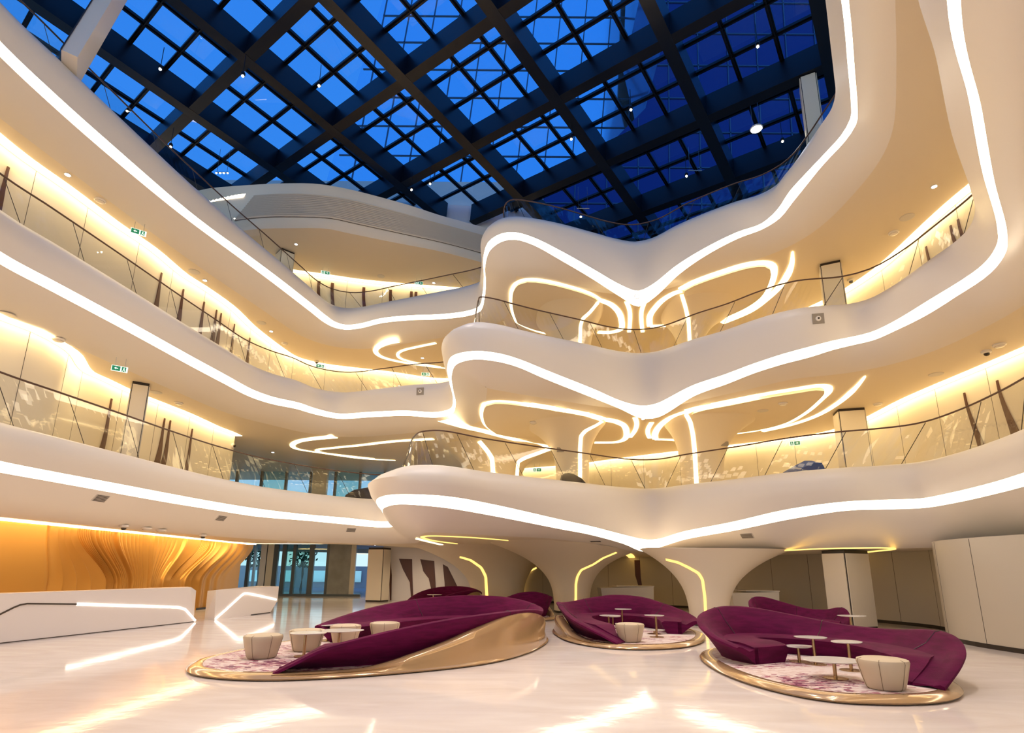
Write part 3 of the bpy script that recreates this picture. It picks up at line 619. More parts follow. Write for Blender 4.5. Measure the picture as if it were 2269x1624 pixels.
# leaning roof column upper left
def leaning():
    B = at(136, 146, 14.1); T = at(300, -120, 20.6)
    root = empty('leaning_column', (B.x, B.y, 14.07)); tag(root, 'broad leaning white column at the upper left reaching the glass roof', 'column')
    d = Vector((.62, -.78, 0))*.62; q = Vector((.5, .4, 0))*.5; T = T-B; O = Vector((0, 0, 0))
    mb = MB(); p = [O-d, O+d, O+d+q, O-d+q]; mb.hexa(p+[v+T for v in p]); mb.build('shaft', 'fascia', root)
    for s_ in (-1, 1):
        e_ = MB(); c_ = O+d*s_*1.0; e_.hexa([c_-d*.04-q*.06, c_+d*.04-q*.06, c_+d*.04+q*.02, c_-d*.04+q*.02]+[v+T for v in (c_-d*.04-q*.06, c_+d*.04-q*.06, c_+d*.04+q*.02, c_-d*.04+q*.02)]); e_.build('edge_trim', 'dark', root)
leaning()

# ================================================================== BROWN LEAF PANELS IN THE WALLS
def wall_hit(P, u, v):
    d = ray(u, v); best = None
    for a, b in zip(P, P[1:]):
        ex, ey = b[0]-a[0], b[1]-a[1]; det = -d.x*ey+d.y*ex
        if abs(det) < 1e-9: continue
        t = (-a[0]*ey+a[1]*ex)/det; s = (d.x*a[1]-d.y*a[0])/det
        if -.01 <= s <= 1.01 and t > 0 and (best is None or t < best[0]): best = (t, Vector((a[0]+ex*s, a[1]+ey*s, 0)), Vector((ex, ey, 0)).normalized())
    return best
def leaf_panel(P, u, v, z0, z1, wt, wb, lean, label, group, side=1):
    h = wall_hit(P, u, v)
    if not h: return
    _, p, t = h; n = Vector((t.y, -t.x, 0))*side
    K = 14; L_ = []; R_ = []
    for i in range(K+1):
        f = i/K; z = (z1-z0)*f
        w = wt+(wb-wt)*(1-f)**1.6; c = lean*(1-f)**2*.6+.05*math.sin(f*5)
        L_.append(t*(c-w/2)+Vector((0, 0, z))+n*.035); R_.append(t*(c+w/2)+Vector((0, 0, z))+n*.035)
    mb = MB(); back = [q-n*.03 for q in L_]; back2 = [q-n*.03 for q in R_]
    mb.loft([back, L_, R_, back2]); o = mb.build('leaf_panel', 'brown'); o.location = (p.x, p.y, z0)
    tag(o, label, 'wall panel', group)
def leaves(P, pts, z0, z1, where, sgn, order, side=1, wt=.06, wb=.42):
    for i, (u, v) in enumerate(pts):
        leaf_panel(P, u, v, z0, z1, wt, wb*(.8+.4*((i*37) % 10)/10), sgn*.5, 'tapering brown panel, wall of %s, %s' % (where, order[i]), 'brown panels of '+where, side)
ORD = ['first', 'second', 'third', 'fourth', 'fifth', 'sixth', 'seventh', 'eighth']
leaves(wL2[1], [(24, 362), (360, 601.6), (409, 637), (454, 669), (481, 689.7), (491, 696.4), (520.6, 716.8), (555.5, 741)], 9.5, E3-.45, 'the middle balcony at left', -1, [o+' from the left' for o in ORD])
leaves(wL1[1], [(252, 866), (369, 910), (381.7, 915), (429.5, 933.5)], 4.6, E2-.45, 'the lowest balcony at left', -1, [o+' from the left' for o in ORD])
leaves(wR1[1], [(2138, 855), (2210, 822)], 4.6, E2-.5, 'the lowest balcony at right', 1, [o+' from the left' for o in ORD])
leaves(wR2[1], [(2056, 548.7), (2110.7, 501), (2126.7, 484)], 9.5, E3-.5, 'the middle balcony at right', 1, [o+' from the left' for o in ORD])
leaves([(p[0], p[1]) for p in crspline(c3, .3)], [(709, 625), (739, 626), (809, 630), (868, 637), (914, 641), (924, 642)], 14.1, E4-.3, 'the top balcony at the back', 1, [o+' from the left' for o in ORD], wt=.16, wb=.26)

# ================================================================== LOUVRED UPPER BAND (above the top balcony, back)
def upper_band():
    top = [(430, 425), (461, 417.7), (535.5, 411), (637, 406), (704.7, 407.6), (772.5, 419), (840, 436), (908, 455), (975.6, 477), (1043, 495.6), (1084, 507), (1150, 527)]
    low = [(380, 560), (430, 535), (500, 512), (562.5, 503), (637, 500.7), (721.7, 502), (772.5, 512.5), (874, 533), (975.6, 553), (1077, 580), (1150, 600)]
    T = crspline([tuple(at(u, v, 19.3)) for u, v in top], .3); B = crspline([tuple(at(u, v, E4+.0)) for u, v in low], .3)
    def res(P, n):
        L = [0]
        for a, b in zip(P, P[1:]): L.append(L[-1]+math.dist(a, b))
        out = []; j = 0
        for i in range(n):
            s = L[-1]*i/(n-1)
            while j < len(L)-2 and L[j+1] < s: j += 1
            f = (s-L[j])/max(1e-6, L[j+1]-L[j]); out.append(Vector(P[j]).lerp(Vector(P[j+1]), f))
        return out
    n = 90; T = res(T, n); B = res(B, n)
    root = empty('upper_gallery', (0, 0, 0)); tag(root, 'curved cream band with long ventilation louvres above the top balcony', 'gallery')
    rows = [[t+Vector((0, 2.5, 0.0)) for t in T], [t+Vector((0, .25, 0.02)) for t in T], T, [t.lerp(b, .12)+Vector((0, -.05, -.05)) for t, b in zip(T, B)], [t.lerp(b, .5)+Vector((0, -.0, -.02)) for t, b in zip(T, B)], [t.lerp(b, .9) for t, b in zip(T, B)], [b+Vector((0, .18, .0)) for b in B]]
    mb = MB(); mb.loft(rows); mb.build('fascia', 'fascia', root, smooth=60)
    # soffit behind the lower edge
    mb = MB(); mb.loft([[b+Vector((0, .18, 0)) for b in B], [Vector((b.x*1.15, 34, E4)) for b in B]]); mb.build('soffit', 'ceil', root)
    # louvres
    def onface(i, f): return T[i].lerp(B[i], f)+Vector((0, -.07, -.0))
    i0 = min(range(n), key=lambda i: abs(T[i].x-at(585, 410, 19.3).x)); sl = 13
    back = MB(); back.loft([[onface(i, .27)+Vector((0, .03, 0)) for i in range(i0, n)], [onface(i, .80)+Vector((0, .03, 0)) for i in range(i0, n)]]); back.build('louvre_recess', 'gap', root)
    for k in range(sl):
        f = .27+.53*(k+.15)/sl; f2 = f+.53*.55/sl
        s_ = MB(); A = [onface(i, f) for i in range(i0, n)]; C_ = [onface(i, f2) for i in range(i0, n)]
        s_.loft([[a+Vector((0, .03, 0)) for a in A], [a+Vector((0, -.05, 0)) for a in A], C_, [a+Vector((0, .03, 0)) for a in C_]]); s_.build('louvre_blade', 'louvre', root)
    st = MB(); i1 = i0-2; st.loft([[onface(i, .20) for i in range(0, i1)], [onface(i, .27) for i in range(0, i1)]]); st.build('light_band', 'strip', root)
    # plain wall between band and roof
    w = MB(); w.box(-24, 1.6, 26.6, 26.9, 19.2, 22.5); struct(w.build('wall_back', 'fascia'), 'plain white wall behind the ends of the roof beams', 'wall')
    w = MB(); w.box(1.3, 30, 31.0, 31.3, 14.1, 22); struct(w.build('wall_back', 'steel2'), 'dark wall behind the top balcony at the right', 'wall')
upper_band()

# ================================================================== GLASS ROOF
VP = Vector((0.5896, 0.8048, -0.0682)).normalized(); VQ = Vector((-0.8057, 0.5920, 0.0213)); VQ = (VQ-VP*VQ.dot(VP)).normalized(); VN = VP.cross(VQ); VN = VN if VN.z > 0 else -VN
RO = Vector((-4.3, 18.0, 20.25)); DP, DQ = 4.0, 4.53
def rp(p, q, h): return RO+VP*p+VQ*q+VN*h
def rbeam(mb, p0, p1, q0, q1, h0, h1):
    mb.hexa([rp(p0, q0, h0), rp(p1, q0, h0), rp(p1, q1, h0), rp(p0, q1, h0), rp(p0, q0, h1), rp(p1, q0, h1), rp(p1, q1, h1), rp(p0, q1, h1)])
def clipQ(p, qlo, qhi):   # keep beams inside the building at the back (y < 26.5)
    return qlo, qhi
roof = empty('glass_roof', tuple(RO)); tag(roof, 'vast glass roof on a grid of deep black steel beams over the atrium', 'roof')
RW = roof.matrix_world
PI = range(-5, 6); QI = range(-5, 5)
def addroof(mb, name, m, **k):
    o = mb.build(name, m, None, **k); o.parent = roof; o.matrix_parent_inverse = Matrix.Translation(-RO); return o
def ylim(p, q, isP):
    return
for k in PI:      # beams running along Q
    p = k*DP; q0, q1 = -24, 20
    # stop where y reaches 26.4 on the left back side
    ye = (26.4-RO.y-VP.y*p)/VQ.y
    q1 = min(q1, ye if (RO+VP*p+VQ*ye).x < 1.5 else q1)
    if q1 < q0+1: continue
    mb = MB(); rbeam(mb, p-.21, p+.21, q0, q1, 0, .05); rbeam(mb, p-.17, p+.17, q0, q1, .05, 1.1); addroof(mb, 'main_beam', 'steel')
for k in QI:
    q = k*DQ+.02; p0, p1 = -24, 24
    ye = (26.4-RO.y-VQ.y*q)/VP.y
    p1 = min(p1, ye if (RO+VQ*q+VP*ye).x < 1.5 else p1)
    mb = MB(); rbeam(mb, p0, p1, q-.23, q+.23, -.01, .05); rbeam(mb, p0, p1, q-.19, q+.19, .05, 1.1); addroof(mb, 'cross_beam', 'steel2')
mb = MB()
for k in range(-15, 18):
    if k % 3 == 0: continue
    rbeam(mb, k*DP/3-.08, k*DP/3+.08, -24, 20, 1.05, 1.16); rbeam(mb, k*DP/3-.02, k*DP/3+.02, -24, 20, .98, 1.06)
addroof(mb, 'glazing_bars', 'steel')
mb = MB()
for k in range(-15, 15):
    if k % 3 == 0: continue
    rbeam(mb, -24, 24, k*DQ/3-.08, k*DQ/3+.08, 1.07, 1.18); rbeam(mb, -24, 24, k*DQ/3-.02, k*DQ/3+.02, .99, 1.08)
addroof(mb, 'cross_glazing_bars', 'steel')
mb = MB(); b = len(mb.v); mb.v += [rp(-24, -24, 1.22), rp(24, -24, 1.22), rp(24, 20, 1.22), rp(-24, 20, 1.22)]; mb.f.append((0, 1, 2, 3)); addroof(mb, 'roof_glass', 'skyglass')

# towers seen through the roof
def tower(label, pts, y, dep, m, nx, nz, bar, skew=0.0):
    P = [aty(u, v, y) for u, v in pts]; O = P[0].copy(); root = empty('tower_building', tuple(O)); tag(root, label, 'building')
    P = [p-O for p in P]; mb = MB(); n = len(P); D = Vector((0, dep, 0))
    mb.v = [tuple(p) for p in P]+[tuple(p+D) for p in P]; mb.f = [tuple(range(n)), tuple(range(n, 2*n))[::-1]]+[(i, (i+1) % n, n+(i+1) % n, n+i) for i in range(n)]
    mb.build('facade_glass', m, root)
    xs = [p.x for p in P]; zs = [p.z for p in P]; pl = [(p.x, p.z) for p in P]
    def clip(a, b):   # keep sampled pieces inside the outline
        segs = []; K = 60; cur = None
        for i in range(K+1):
            q = a.lerp(b, i/K)
            if inpoly(q.x, q.z, pl): cur = [q, q] if cur is None else [cur[0], q]
            elif cur: segs.append(cur); cur = None
        if cur: segs.append(cur)
        return [sg for sg in segs if (sg[1]-sg[0]).length > .3]
    mb = MB(); x_ = min(xs)
    while x_ < max(xs):
        for a, b in clip(Vector((x_, 0, min(zs)-1)), Vector((x_+skew*(max(zs)-min(zs)), 0, max(zs)+1))):
            mb.hexa([a+Vector((-bar, -.1, 0)), a+Vector((bar, -.1, 0)), a+Vector((bar, 0.02, 0)), a+Vector((-bar, 0.02, 0)), b+Vector((-bar, -.1, 0)), b+Vector((bar, -.1, 0)), b+Vector((bar, .02, 0)), b+Vector((-bar, .02, 0))])
        x_ += nx
    mb.build('mullions', 'tbar', root)
    mb = MB(); z_ = min(zs)
    while z_ < max(zs):
        for a, b in clip(Vector((min(xs)-1, 0, z_)), Vector((max(xs)+1, 0, z_+.0))):
            mb.hexa([a+Vector((0, -.1, -bar)), b+Vector((0, -.1, -bar)), b+Vector((0, .02, -bar)), a+Vector((0, .02, -bar)), a+Vector((0, -.1, bar)), b+Vector((0, -.1, bar)), b+Vector((0, .02, bar)), a+Vector((0, .02, bar))])
        z_ += nz
    mb.build('floor_bands', 'tbar', root)
MT['tglass'] = mat('tower_glass_blue', (0.55, 0.85, 1.0), 0.12, 0.95)
MT['tdark'] = mat('tower_glass_navy', (0.02, 0.035, 0.16), 0.15, 0.6)

MT['tbar'] = mat('tower_bar', (0.01, 0.05, 0.14), 0.5)
tower('pale blue glass tower with leaning edge seen through the roof', [(700, 480), (740, 345), (783, 207), (848, 0), (960, -360), (1700, -360), (1500, 100), (1480, 480)], 60, 20, 'tglass', 3.4, 4.4, .07, .1)
tower('dark navy tower seen through the roof at the right', [(1120, 620), (1150, 440), (1290, 380), (1430, 240), (1470, 90), (1430, -60), (1440, -460), (2400, -460), (2400, 620)], 46, 12, 'tdark', 3.0, 4.0, .05, .05)

# lamps hanging under the roof, each on a thin stem
def roof_lamp(u, v, z, label, cool=False, stem=1.0, r=.045):
    p = at(u, v, z); root = empty('roof_spotlight', tuple(p)); tag(root, label, 'spotlight', 'spotlights under the glass roof')
    mb = MB(); mb.lathe([(.02, .0), (r*1.6, .01), (r*1.8, .1), (r*1.2, .16), (.01, .17)], n=12); mb.build('housing', 'steel', root)
    mb = MB(); mb.lathe([(0.001, -.05), (r*.7, -.04), (r, -.01), (r*.8, .01), (.001, .012)], n=12); mb.build('lamp', 'lampc' if cool else 'lamp', root)
    mb = MB(); mb.tube([(0, 0, .15), (0, 0, .15+stem)], .012, 6); mb.build('stem', 'steel', root)
for i, (u, v, t) in enumerate([(355, 153, 'near the leaning column'), (538, 168, 'below the second main beam from the left'), (707, 190, 'left of the central cross beams'), (1679, 103, 'at the upper right against the dark tower'), (1398, 243, 'in the middle of the right bays'),
        (1266, 308, 'left of and below the central right lamp'), (1734, 313, 'beside the pale square column'), (1521, 390, 'above the right half of the top balcony rail'), (1287, 480, 'just above the left rail of the top balcony'), (912, 420, 'at the back end of the main beam'), (953, 407, 'right of the back beam end'), (378, 325, 'beyond the left glass rail')]):
    roof_lamp(u, v, 19.0, 'small bright spotlight under the glass roof, '+t, i in (0, 1), .8)
def pendant(u, v, z, label, n=1):
    p = at(u, v, z); root = empty('pendant_lamp', tuple(p)); tag(root, label, 'pendant lamp')
    mb = MB(); mb.lathe([(.01, .03), (.22, .03), (.24, .0), (.22, -.03), (.01, -.03)], n=20); mb.build('shade', 'white', root)
    mb = MB(); mb.lathe([(.001, -.035), (.18, -.035), (.18, -.045), (.001, -.045)], n=16); mb.build('diffuser', 'lampc', root)
    for s_ in (-.14, .14):
        mb = MB(); mb.tube([(s_, 0, .03), (s_, 0, 1.3)], .008, 5); mb.build('cable', 'metal', root)
pendant(1676, 285, 18.6, 'round white pendant lamp hanging on two cables under the dark right bays')
def trapeze(u, v, z, label, lit):
    p = at(u, v, z); root = empty('hanging_bar', tuple(p)); tag(root, label, 'hanging fixture')
    mb = MB(); mb.tube([(-.3, 0, 0), (.3, 0, 0)], .025, 6); mb.build('bar', 'metal', root)
    for s_ in (-.22, .22):
        mb = MB(); mb.tube([(s_, 0, 0), (s_, 0, 1.2)], .008, 5); mb.build('cable', 'metal', root)
    if lit:
        for s_ in (-.25, -.08, .08, .25):
            mb = MB(); mb.lathe([(.001, -.07), (.03, -.05), (.035, -.02), (.001, -.01)], c=(s_, 0, 0), n=8); mb.build('lamp', 'lampc', root)
trapeze(492, 382, 18.8, 'hanging bar with four tiny lamps near the back left roof corner', True)
trapeze(1540, 378, 18.8, 'thin metal bar hanging on two wires above the top balcony', False)
trapeze(1292, 462, 18.6, 'thin hanging metal bar behind the left lobe of the top balcony', False)

# ================================================================== LOUNGE ISLANDS
def island(label, outline, st, centre):
    cx, cyy = centre; root = empty('lounge_sofa', (cx, cyy, 0)); tag(root, label, 'sofa', 'purple lounge islands')
    O = [(x_-cx, y_-cyy) for x_, y_ in outline]; O = crspline(O, .12, True)
    N = normals2d(O, True, 2)
    c = Vector((sum(p[0] for p in O)/len(O), sum(p[1] for p in O)/len(O)))
    sg = 1 if sum(n.dot(c-Vector(p[:2])) for p, n in zip(O, N)) > 0 else -1
    def rr(off, z): return [(p[0]+n.x*off*sg, p[1]+n.y*off*sg, z) for p, n in zip(O, N)]
    mb = MB(); mb.loft([rr(.10, 0), rr(.02, .015), rr(0, .04), rr(.03, .075), rr(.12, .10), rr(.22, .105), rr(.24, .095)], True); mb.build('platform_rim', 'champ', root, smooth=60)
    IN = rr(.23, .098); vs = [Vector(p[:2]) for p in IN]; r = delaunay_2d_cdt(vs, [(i, (i+1) % len(vs)) for i in range(len(vs))], [], 0, 1e-4)
    mb = MB(); mb.v = [(q.x, q.y, .098) for q in r[0]]; pl = [tuple(v) for v in vs]
    for f in r[2]:
        a = sum(r[0][i].x for i in f)/len(f); b = sum(r[0][i].y for i in f)/len(f)
        if inpoly(a, b, pl): mb.f.append(tuple(f))
    mb.build('carpet', 'carpet', root)
    S = [(x_-cx, y_-cyy, h, hs, sw) for x_, y_, h, hs, sw in st]; S = crspline(S, .1); n = len(S)
    SN = normals2d(S, False, 4); cc = c
    sg2 = 1 if sum(m_.dot(cc-Vector(p[:2])) for p, m_ in zip(S, SN)) > 0 else -1
    def sec(fn):
        rows = []
        for p, m_ in zip(S, SN): rows.append([(p[0]+m_.x*o*sg2, p[1]+m_.y*o*sg2, z) for o, z in fn(p)])
        return rows
    sz = lambda h: min(.42, max(.12, h*.92))
    mb = MB(); mb.loft([list(r_) for r_ in sec(lambda p: [(.46, .10), (.25, .1+(p[2]-.1)*.5), (.06, p[2]-.06), (.06, p[2]-.02), (.11, p[2]), (.19, p[2]-.02), (.34, .1+(p[2]-.1)*.7), (.54, sz(p[2])-.01), (.54, .10)])], True, True, True)
    mb.build('backrest', 'purple', root, smooth=50)
    mb = MB(); mb.loft([list(r_) for r_ in sec(lambda p: [(.45, .10), (.45, sz(p[2])), (.50+p[4]*.9, sz(p[2])+.004), (.53+p[4], sz(p[2])-.03), (.52+p[4], sz(p[2])-.08), (.40+p[4], .10)])], True, True, True)
    mb.build('seat', 'purple', root, smooth=35)
    if any(p[3] > .12 for p in S):
        mb = MB(); mb.loft([list(r_) for r_ in sec(lambda p: [(.06, .0), (-.01, .03), (-.02, .07), (.02+.02*p[3], .07+(p[3]-.07)*.35), (-.00, .07+(p[3]-.07)*.72), (.03, p[3]-.02), (.10, p[3]), (.22, p[3]-.01), (.30, .05)])], True, True, True)
        mb.build('shell', 'champ', root, smooth=60)
    # upholstery seams
    k0 = [int(n*f) for f in (.27, .52, .78)]
    for k in k0:
        s_ = MB(); rows = sec(lambda p: [(.25-.004, .1+(p[2]-.1)*.5), (.06-.004, p[2]-.06), (.058, p[2]-.018), (.11, p[2]+.004), (.19, p[2]-.016), (.344, .1+(p[2]-.1)*.7), (.545, sz(p[2])+.0)])[k]
        s_.tube(rows, .006, 4); s_.build('seam', 'dark', root)
    return root
ISL1 = island('long purple and champagne lounge sofa at left centre, low tip pointing left',
 [(-5.25, 9.6), (-4.85, 9.05), (-4.17, 8.72), (-3.5, 8.66), (-2.88, 8.8), (-2.17, 9.08), (-.99, 9.8), (-.3, 10.45), (.3, 11.5), (.65, 12.5), (.88, 13.6), (.85, 14.6), (.4, 15.6), (-.4, 16.35), (-1.5, 16.45), (-2.7, 15.85), (-3.7, 14.8), (-4.5, 13.6), (-5.05, 12.4), (-5.33, 11.2), (-5.4, 10.2)],
 [(-3.50, 8.70, .115, .10, .02), (-3.2, 8.74, .26, .10, .1), (-2.88, 8.83, .42, .10, .25), (-2.17, 9.11, .60, .13, .45), (-1.6, 9.42, .71, .26, .5), (-.99, 9.85, .80, .44, .5), (-.5, 10.3, .84, .62, .5), (-.05, 10.85, .86, .77, .5), (.33, 11.62, .85, .80, .5), (.62, 12.5, .80, .72, .5), (.82, 13.5, .72, .56, .5), (.8, 14.5, .76, .5, .5), (.35, 15.5, .86, .5, .5), (-.4, 16.2, .92, .5, .5), (-1.5, 16.3, .92, .42, .5), (-2.6, 15.7, .85, .28, .5), (-3.45, 14.6, .72, .18, .5), (-4.0, 13.4, .56, .1, .45), (-4.25, 12.5, .44, .1, .3)], (-2.2, 12))
ISL3 = island('deep purple curved lounge sofa at the right with saddle shaped back',
 [(3.55, 11.0), (3.43, 10.2), (3.40, 9.4), (3.48, 8.7), (3.65, 8.15), (3.85, 7.8), (4.15, 7.55), (4.65, 7.45), (5.25, 7.5), (5.75, 7.72), (6.2, 8.15), (6.6, 8.8), (6.9, 9.6), (6.95, 10.5), (6.7, 11.4), (6.0, 12.2), (5.0, 12.45), (4.2, 12.2), (3.75, 11.6)],
 [(3.72, 9.75, .40, .1, .75), (3.50, 10.3, .52, .1, .85), (3.50, 11.1, .70, .1, .7), (3.88, 11.85, .84, .1, .55), (4.45, 12.25, .92, .1, .5), (5.1, 12.3, .90, .1, .5), (5.85, 12.0, .78, .1, .5), (6.55, 11.35, .65, .1, .5), (6.98, 10.5, .64, .1, .55), (7.08, 9.7, .71, .1, .6), (6.98, 9.1, .70, .1, .6), (6.75, 8.6, .57, .1, .55), (6.3, 8.15, .40, .1, .35), (5.8, 7.85, .16, .1, .1)], (5.1, 9.9))
ISL2 = island('purple round lounge sofa in the middle with pointed left wing and one stool in front',
 [(1.12, 15.6), (1.15, 14.8), (1.32, 13.65), (1.68, 12.86), (2.2, 12.38), (2.82, 12.3), (3.48, 12.5), (4.03, 12.95), (4.5, 13.65), (4.95, 14.9), (5.05, 15.9), (4.75, 16.9), (4.1, 17.6), (3.0, 17.95), (2.0, 17.7), (1.4, 17.0)],
 [(2.25, 12.42, .13, .09, .05), (1.95, 12.62, .28, .10, .2), (1.62, 13.0, .42, .12, .4), (1.36, 13.7, .54, .2, .5), (1.22, 14.6, .68, .34, .5), (1.18, 15.6, .80, .46, .5), (1.3, 16.5, .74, .3, .5), (1.75, 17.3, .74, .12, .5), (2.6, 17.75, .86, .1, .5), (3.2, 17.75, .92, .1, .5), (4.0, 17.35, .88, .1, .5), (4.55, 16.7, .72, .1, .5), (4.85, 15.9, .58, .1, .5), (4.9, 15.1, .47, .1, .5), (4.7, 14.4, .43, .1, .4)], (3.0, 15.0))
dup(ISL1, (-2.9, 23.0, 0), R(8), 'far purple sofa with champagne rim behind the long left sofa, small table visible', scale=(.62, .6, 1))
dup(ISL2, (.1, 20.6, 0), R(-150), 'far dark purple sofa seen from behind, left of the large left funnel column', scale=(.62, .6, 1.02))
dup(ISL3, (7.4, 14.9, 0), R(14), 'dark red sofa half hidden beyond the back of the right purple sofa', scale=(.62, .5, 1.05))

def pouf(loc, label):
    root = empty('pouf_stool', (loc[0], loc[1], .098)); tag(root, label, 'stool', 'cream leather stools'); root.scale = (.91, .91, .93)
    root.rotation_euler = (0, 0, loc[2])
    prof = [(.02, 0), (.22, 0), (.255, .03), (.29, .15), (.325, .29), (.345, .37), (.335, .405), (.28, .42), (.02, .424)]
    mb = MB(); mb.lathe(prof, n=32, sx=1.04, sy=.98); mb.build('cushion', 'leather', root, smooth=50)
    for k in range(6):
        a = k*math.pi/3+.5; s_ = MB(); s_.tube([((r_+.002)*1.04*math.cos(a), (r_+.002)*.98*math.sin(a), z_) for r_, z_ in prof[1:-1]], .004, 4); s_.build('seam', 'seam', root)
    return root
p1 = pouf((-4.32, 10.24, .9), 'cream leather stool alone on the carpet tip of the long left sofa')
def pf(x_, y_, rz, lab): dup(p1, (x_, y_, .098), rz, lab)
pf(-3.88, 11.15, .3, 'cream leather stool directly right of the lone one, table in front')
pf(-3.42, 12.1, 1.1, 'third cream leather stool, inside the long left sofa behind two tables')
pf(-2.75, 12.75, .2, 'cream leather stool furthest inside the long left sofa, mostly hidden')
pf(2.66, 12.98, .5, 'cream leather stool in front of the middle purple sofa')
pf(5.06, 8.02, .4, 'large pale leather stool at the front edge of the right sofa')

def side_table(x_, y_, h, r_, rot, label, group, tear=1.35, base=True):
    root = empty('side_table', (x_, y_, .098), rot); tag(root, label, 'table', group)
    n = 28; P = []
    for k in range(n):
        a = 2*math.pi*k/n; rr = r_*(1+(tear-1)*max(0, math.cos(a))**5); P.append((rr*math.cos(a), rr*math.sin(a)*.92))
    H = h-.098
    mb = MB(); mb.loft([[(p[0]*.93, p[1]*.93, H-.018) for p in P], [(p[0], p[1], H-.006) for p in P], [(p[0], p[1], H) for p in P], [(p[0]*.98, p[1]*.98, H+.002) for p in P]], True, True, True); mb.build('table_top', 'ttop', root)
    mb = MB(); mb.lathe([(.026, .008), (.026, H-.018)], n=14); mb.build('stem', 'brass', root, smooth=True)
    mb = MB(); mb.lathe([(.01, 0), (.17, 0), (.17, .008), (.03, .012), (.01, .012)], n=24); mb.build('base', 'brass', root)
    return root
G3 = 'side tables of the right sofa'; G2 = 'side tables of the middle sofa'; G1 = 'side tables of the long left sofa'
side_table(5.05, 10.3, .36, .21, 0.3, 'lower left white topped table before the right sofa', G3)
side_table(5.2, 10.05, .54, .22, 2.8, 'tallest white topped brass table before the right sofa', G3)
side_table(5.45, 9.45, .54, .21, 3.3, 'white topped brass table with squared corner, right of the tallest', G3)
side_table(4.80, 8.75, .36, .38, 3.2, 'wide low white table beside the large pale stool', G3, 1.2)
side_table(2.55, 15.1, .50, .24, .1, 'white topped table nearest the left wing of the middle sofa', G2)
side_table(2.80, 15.9, .42, .18, .4, 'small lower white topped table left of centre in the middle sofa', G2)
side_table(3.1, 16.1, .60, .2, 0, 'tall central white topped table in the middle sofa', G2)
side_table(3.48, 13.9, .60, .2, 2.9, 'tall white topped table at the right inside the middle sofa', G2)
side_table(2.85, 13.9, .40, .26, 3.1, 'low white table right behind the stool of the middle sofa', G2)
side_table(3.6, 14.6, .2, .2, 0, 'lowest small table at the right of the middle sofa carpet', G2)
side_table(-3.66, 10.45, .50, .27, 0.1, 'front brass table of the long left sofa, in front of the second stool', G1)
side_table(-3.28, 11.2, .47, .34, 0.2, 'wide topped brass table of the long left sofa overlapping the purple wing', G1)
side_table(-3.98, 12.75, .43, .27, 0.2, 'rear brass table beside the far end of the long left sofa', G1)
side_table(8.2, 14.0, .62, .28, 0, 'thin topped table rising behind the right sofa, before the square column', 'far side tables')
side_table(-2.9, 21.6, .72, .24, 0, 'tiny far table behind the long left sofa', 'far side tables')

# ================================================================== RECEPTION
def plane_hit(u, v, a, b):
    d = ray(u, v); ex, ey = b[0]-a[0], b[1]-a[1]; det = -d.x*ey+d.y*ex
    t = (-a[0]*ey+a[1]*ex)/det; return Vector((d.x*t, d.y*t, EYE+d.z*t))
def groove(root, pts, a, b, w, m, out=.012):
    P = [plane_hit(u, v, a, b) for u, v in pts]; t = Vector((b[0]-a[0], b[1]-a[1], 0)).normalized(); n = Vector((t.y, -t.x, 0))
    if n.dot(P[0]-Vector((0, 0, P[0].z))) > 0: n = -n
    up = Vector((0, 0, 1)); A = []; B = []
    for i, p in enumerate(P):
        d = (P[min(i+1, len(P)-1)]-P[max(i-1, 0)]).normalized(); s_ = d.cross(n).normalized()
        A.append(p+n*out+s_*w/2); B.append(p+n*out-s_*w/2)
    mb = MB(); mb.loft([[q-n*.02 for q in A], A, B, [q-n*.02 for q in B]]); return mb.build('light_groove', m, root)
MT['groove'] = mat('counter_light_groove', (1, 1, 1), .5, emit=(1, .9, .75), es=5)
def counter1():
    root = empty('reception_counter', (0, 0, 0)); tag(root, 'long white faceted reception counter with a lit groove, running off the left edge', 'reception counter')
    a = Vector((-11.61, 9.5, 0)); b = Vector((-9.72, 17.85, 0)); d = (b-a).normalized(); n = Vector((-d.y, d.x, 0))
    if n.x > 0: n = -n
    e = b+d*.12+n*.5
    zt = 1.04
    mb = MB(); mb.hexa([a, b, e, a+n*.42, a+Vector((0, 0, zt)), b-d*.28+Vector((0, 0, zt)), e+Vector((0, 0, zt)), a+n*.42+Vector((0, 0, zt))])
    mb.build('body', 'counter', root)
    mb = MB(); k = b+d*.22-n*(-.25)+Vector((0, 0, .92)); k2 = b+d*.12+n*.30
    mb.v = [tuple(b), tuple(b-d*.28+Vector((0, 0, zt))), tuple(k), tuple(k2), tuple(e), tuple(e+Vector((0, 0, zt)))]
    mb.f = [(0, 1, 2, 3), (3, 2, 5, 4), (1, 5, 2), (0, 3, 4)]; mb.build('end_facet', 'counter', root)
    groove(root, [(170, 1338.5), (300, 1342.5), (395, 1345.5), (410, 1350), (433, 1375)], a, b, .055, 'groove')
    groove(root, [(-40, 1378), (0, 1361), (30, 1346), (45, 1340), (60, 1337.5), (170, 1338.5)], a, b, .035, 'gap')
    mb = MB(); mb.hexa([a-n*.004, b-n*.004, b+n*.05, a+n*.05, a-n*.004+Vector((0, 0, .02)), b-n*.004+Vector((0, 0, .02)), b+n*.05+Vector((0, 0, .02)), a+n*.05+Vector((0, 0, .02))]); mb.build('plinth', 'gap', root)
counter1()
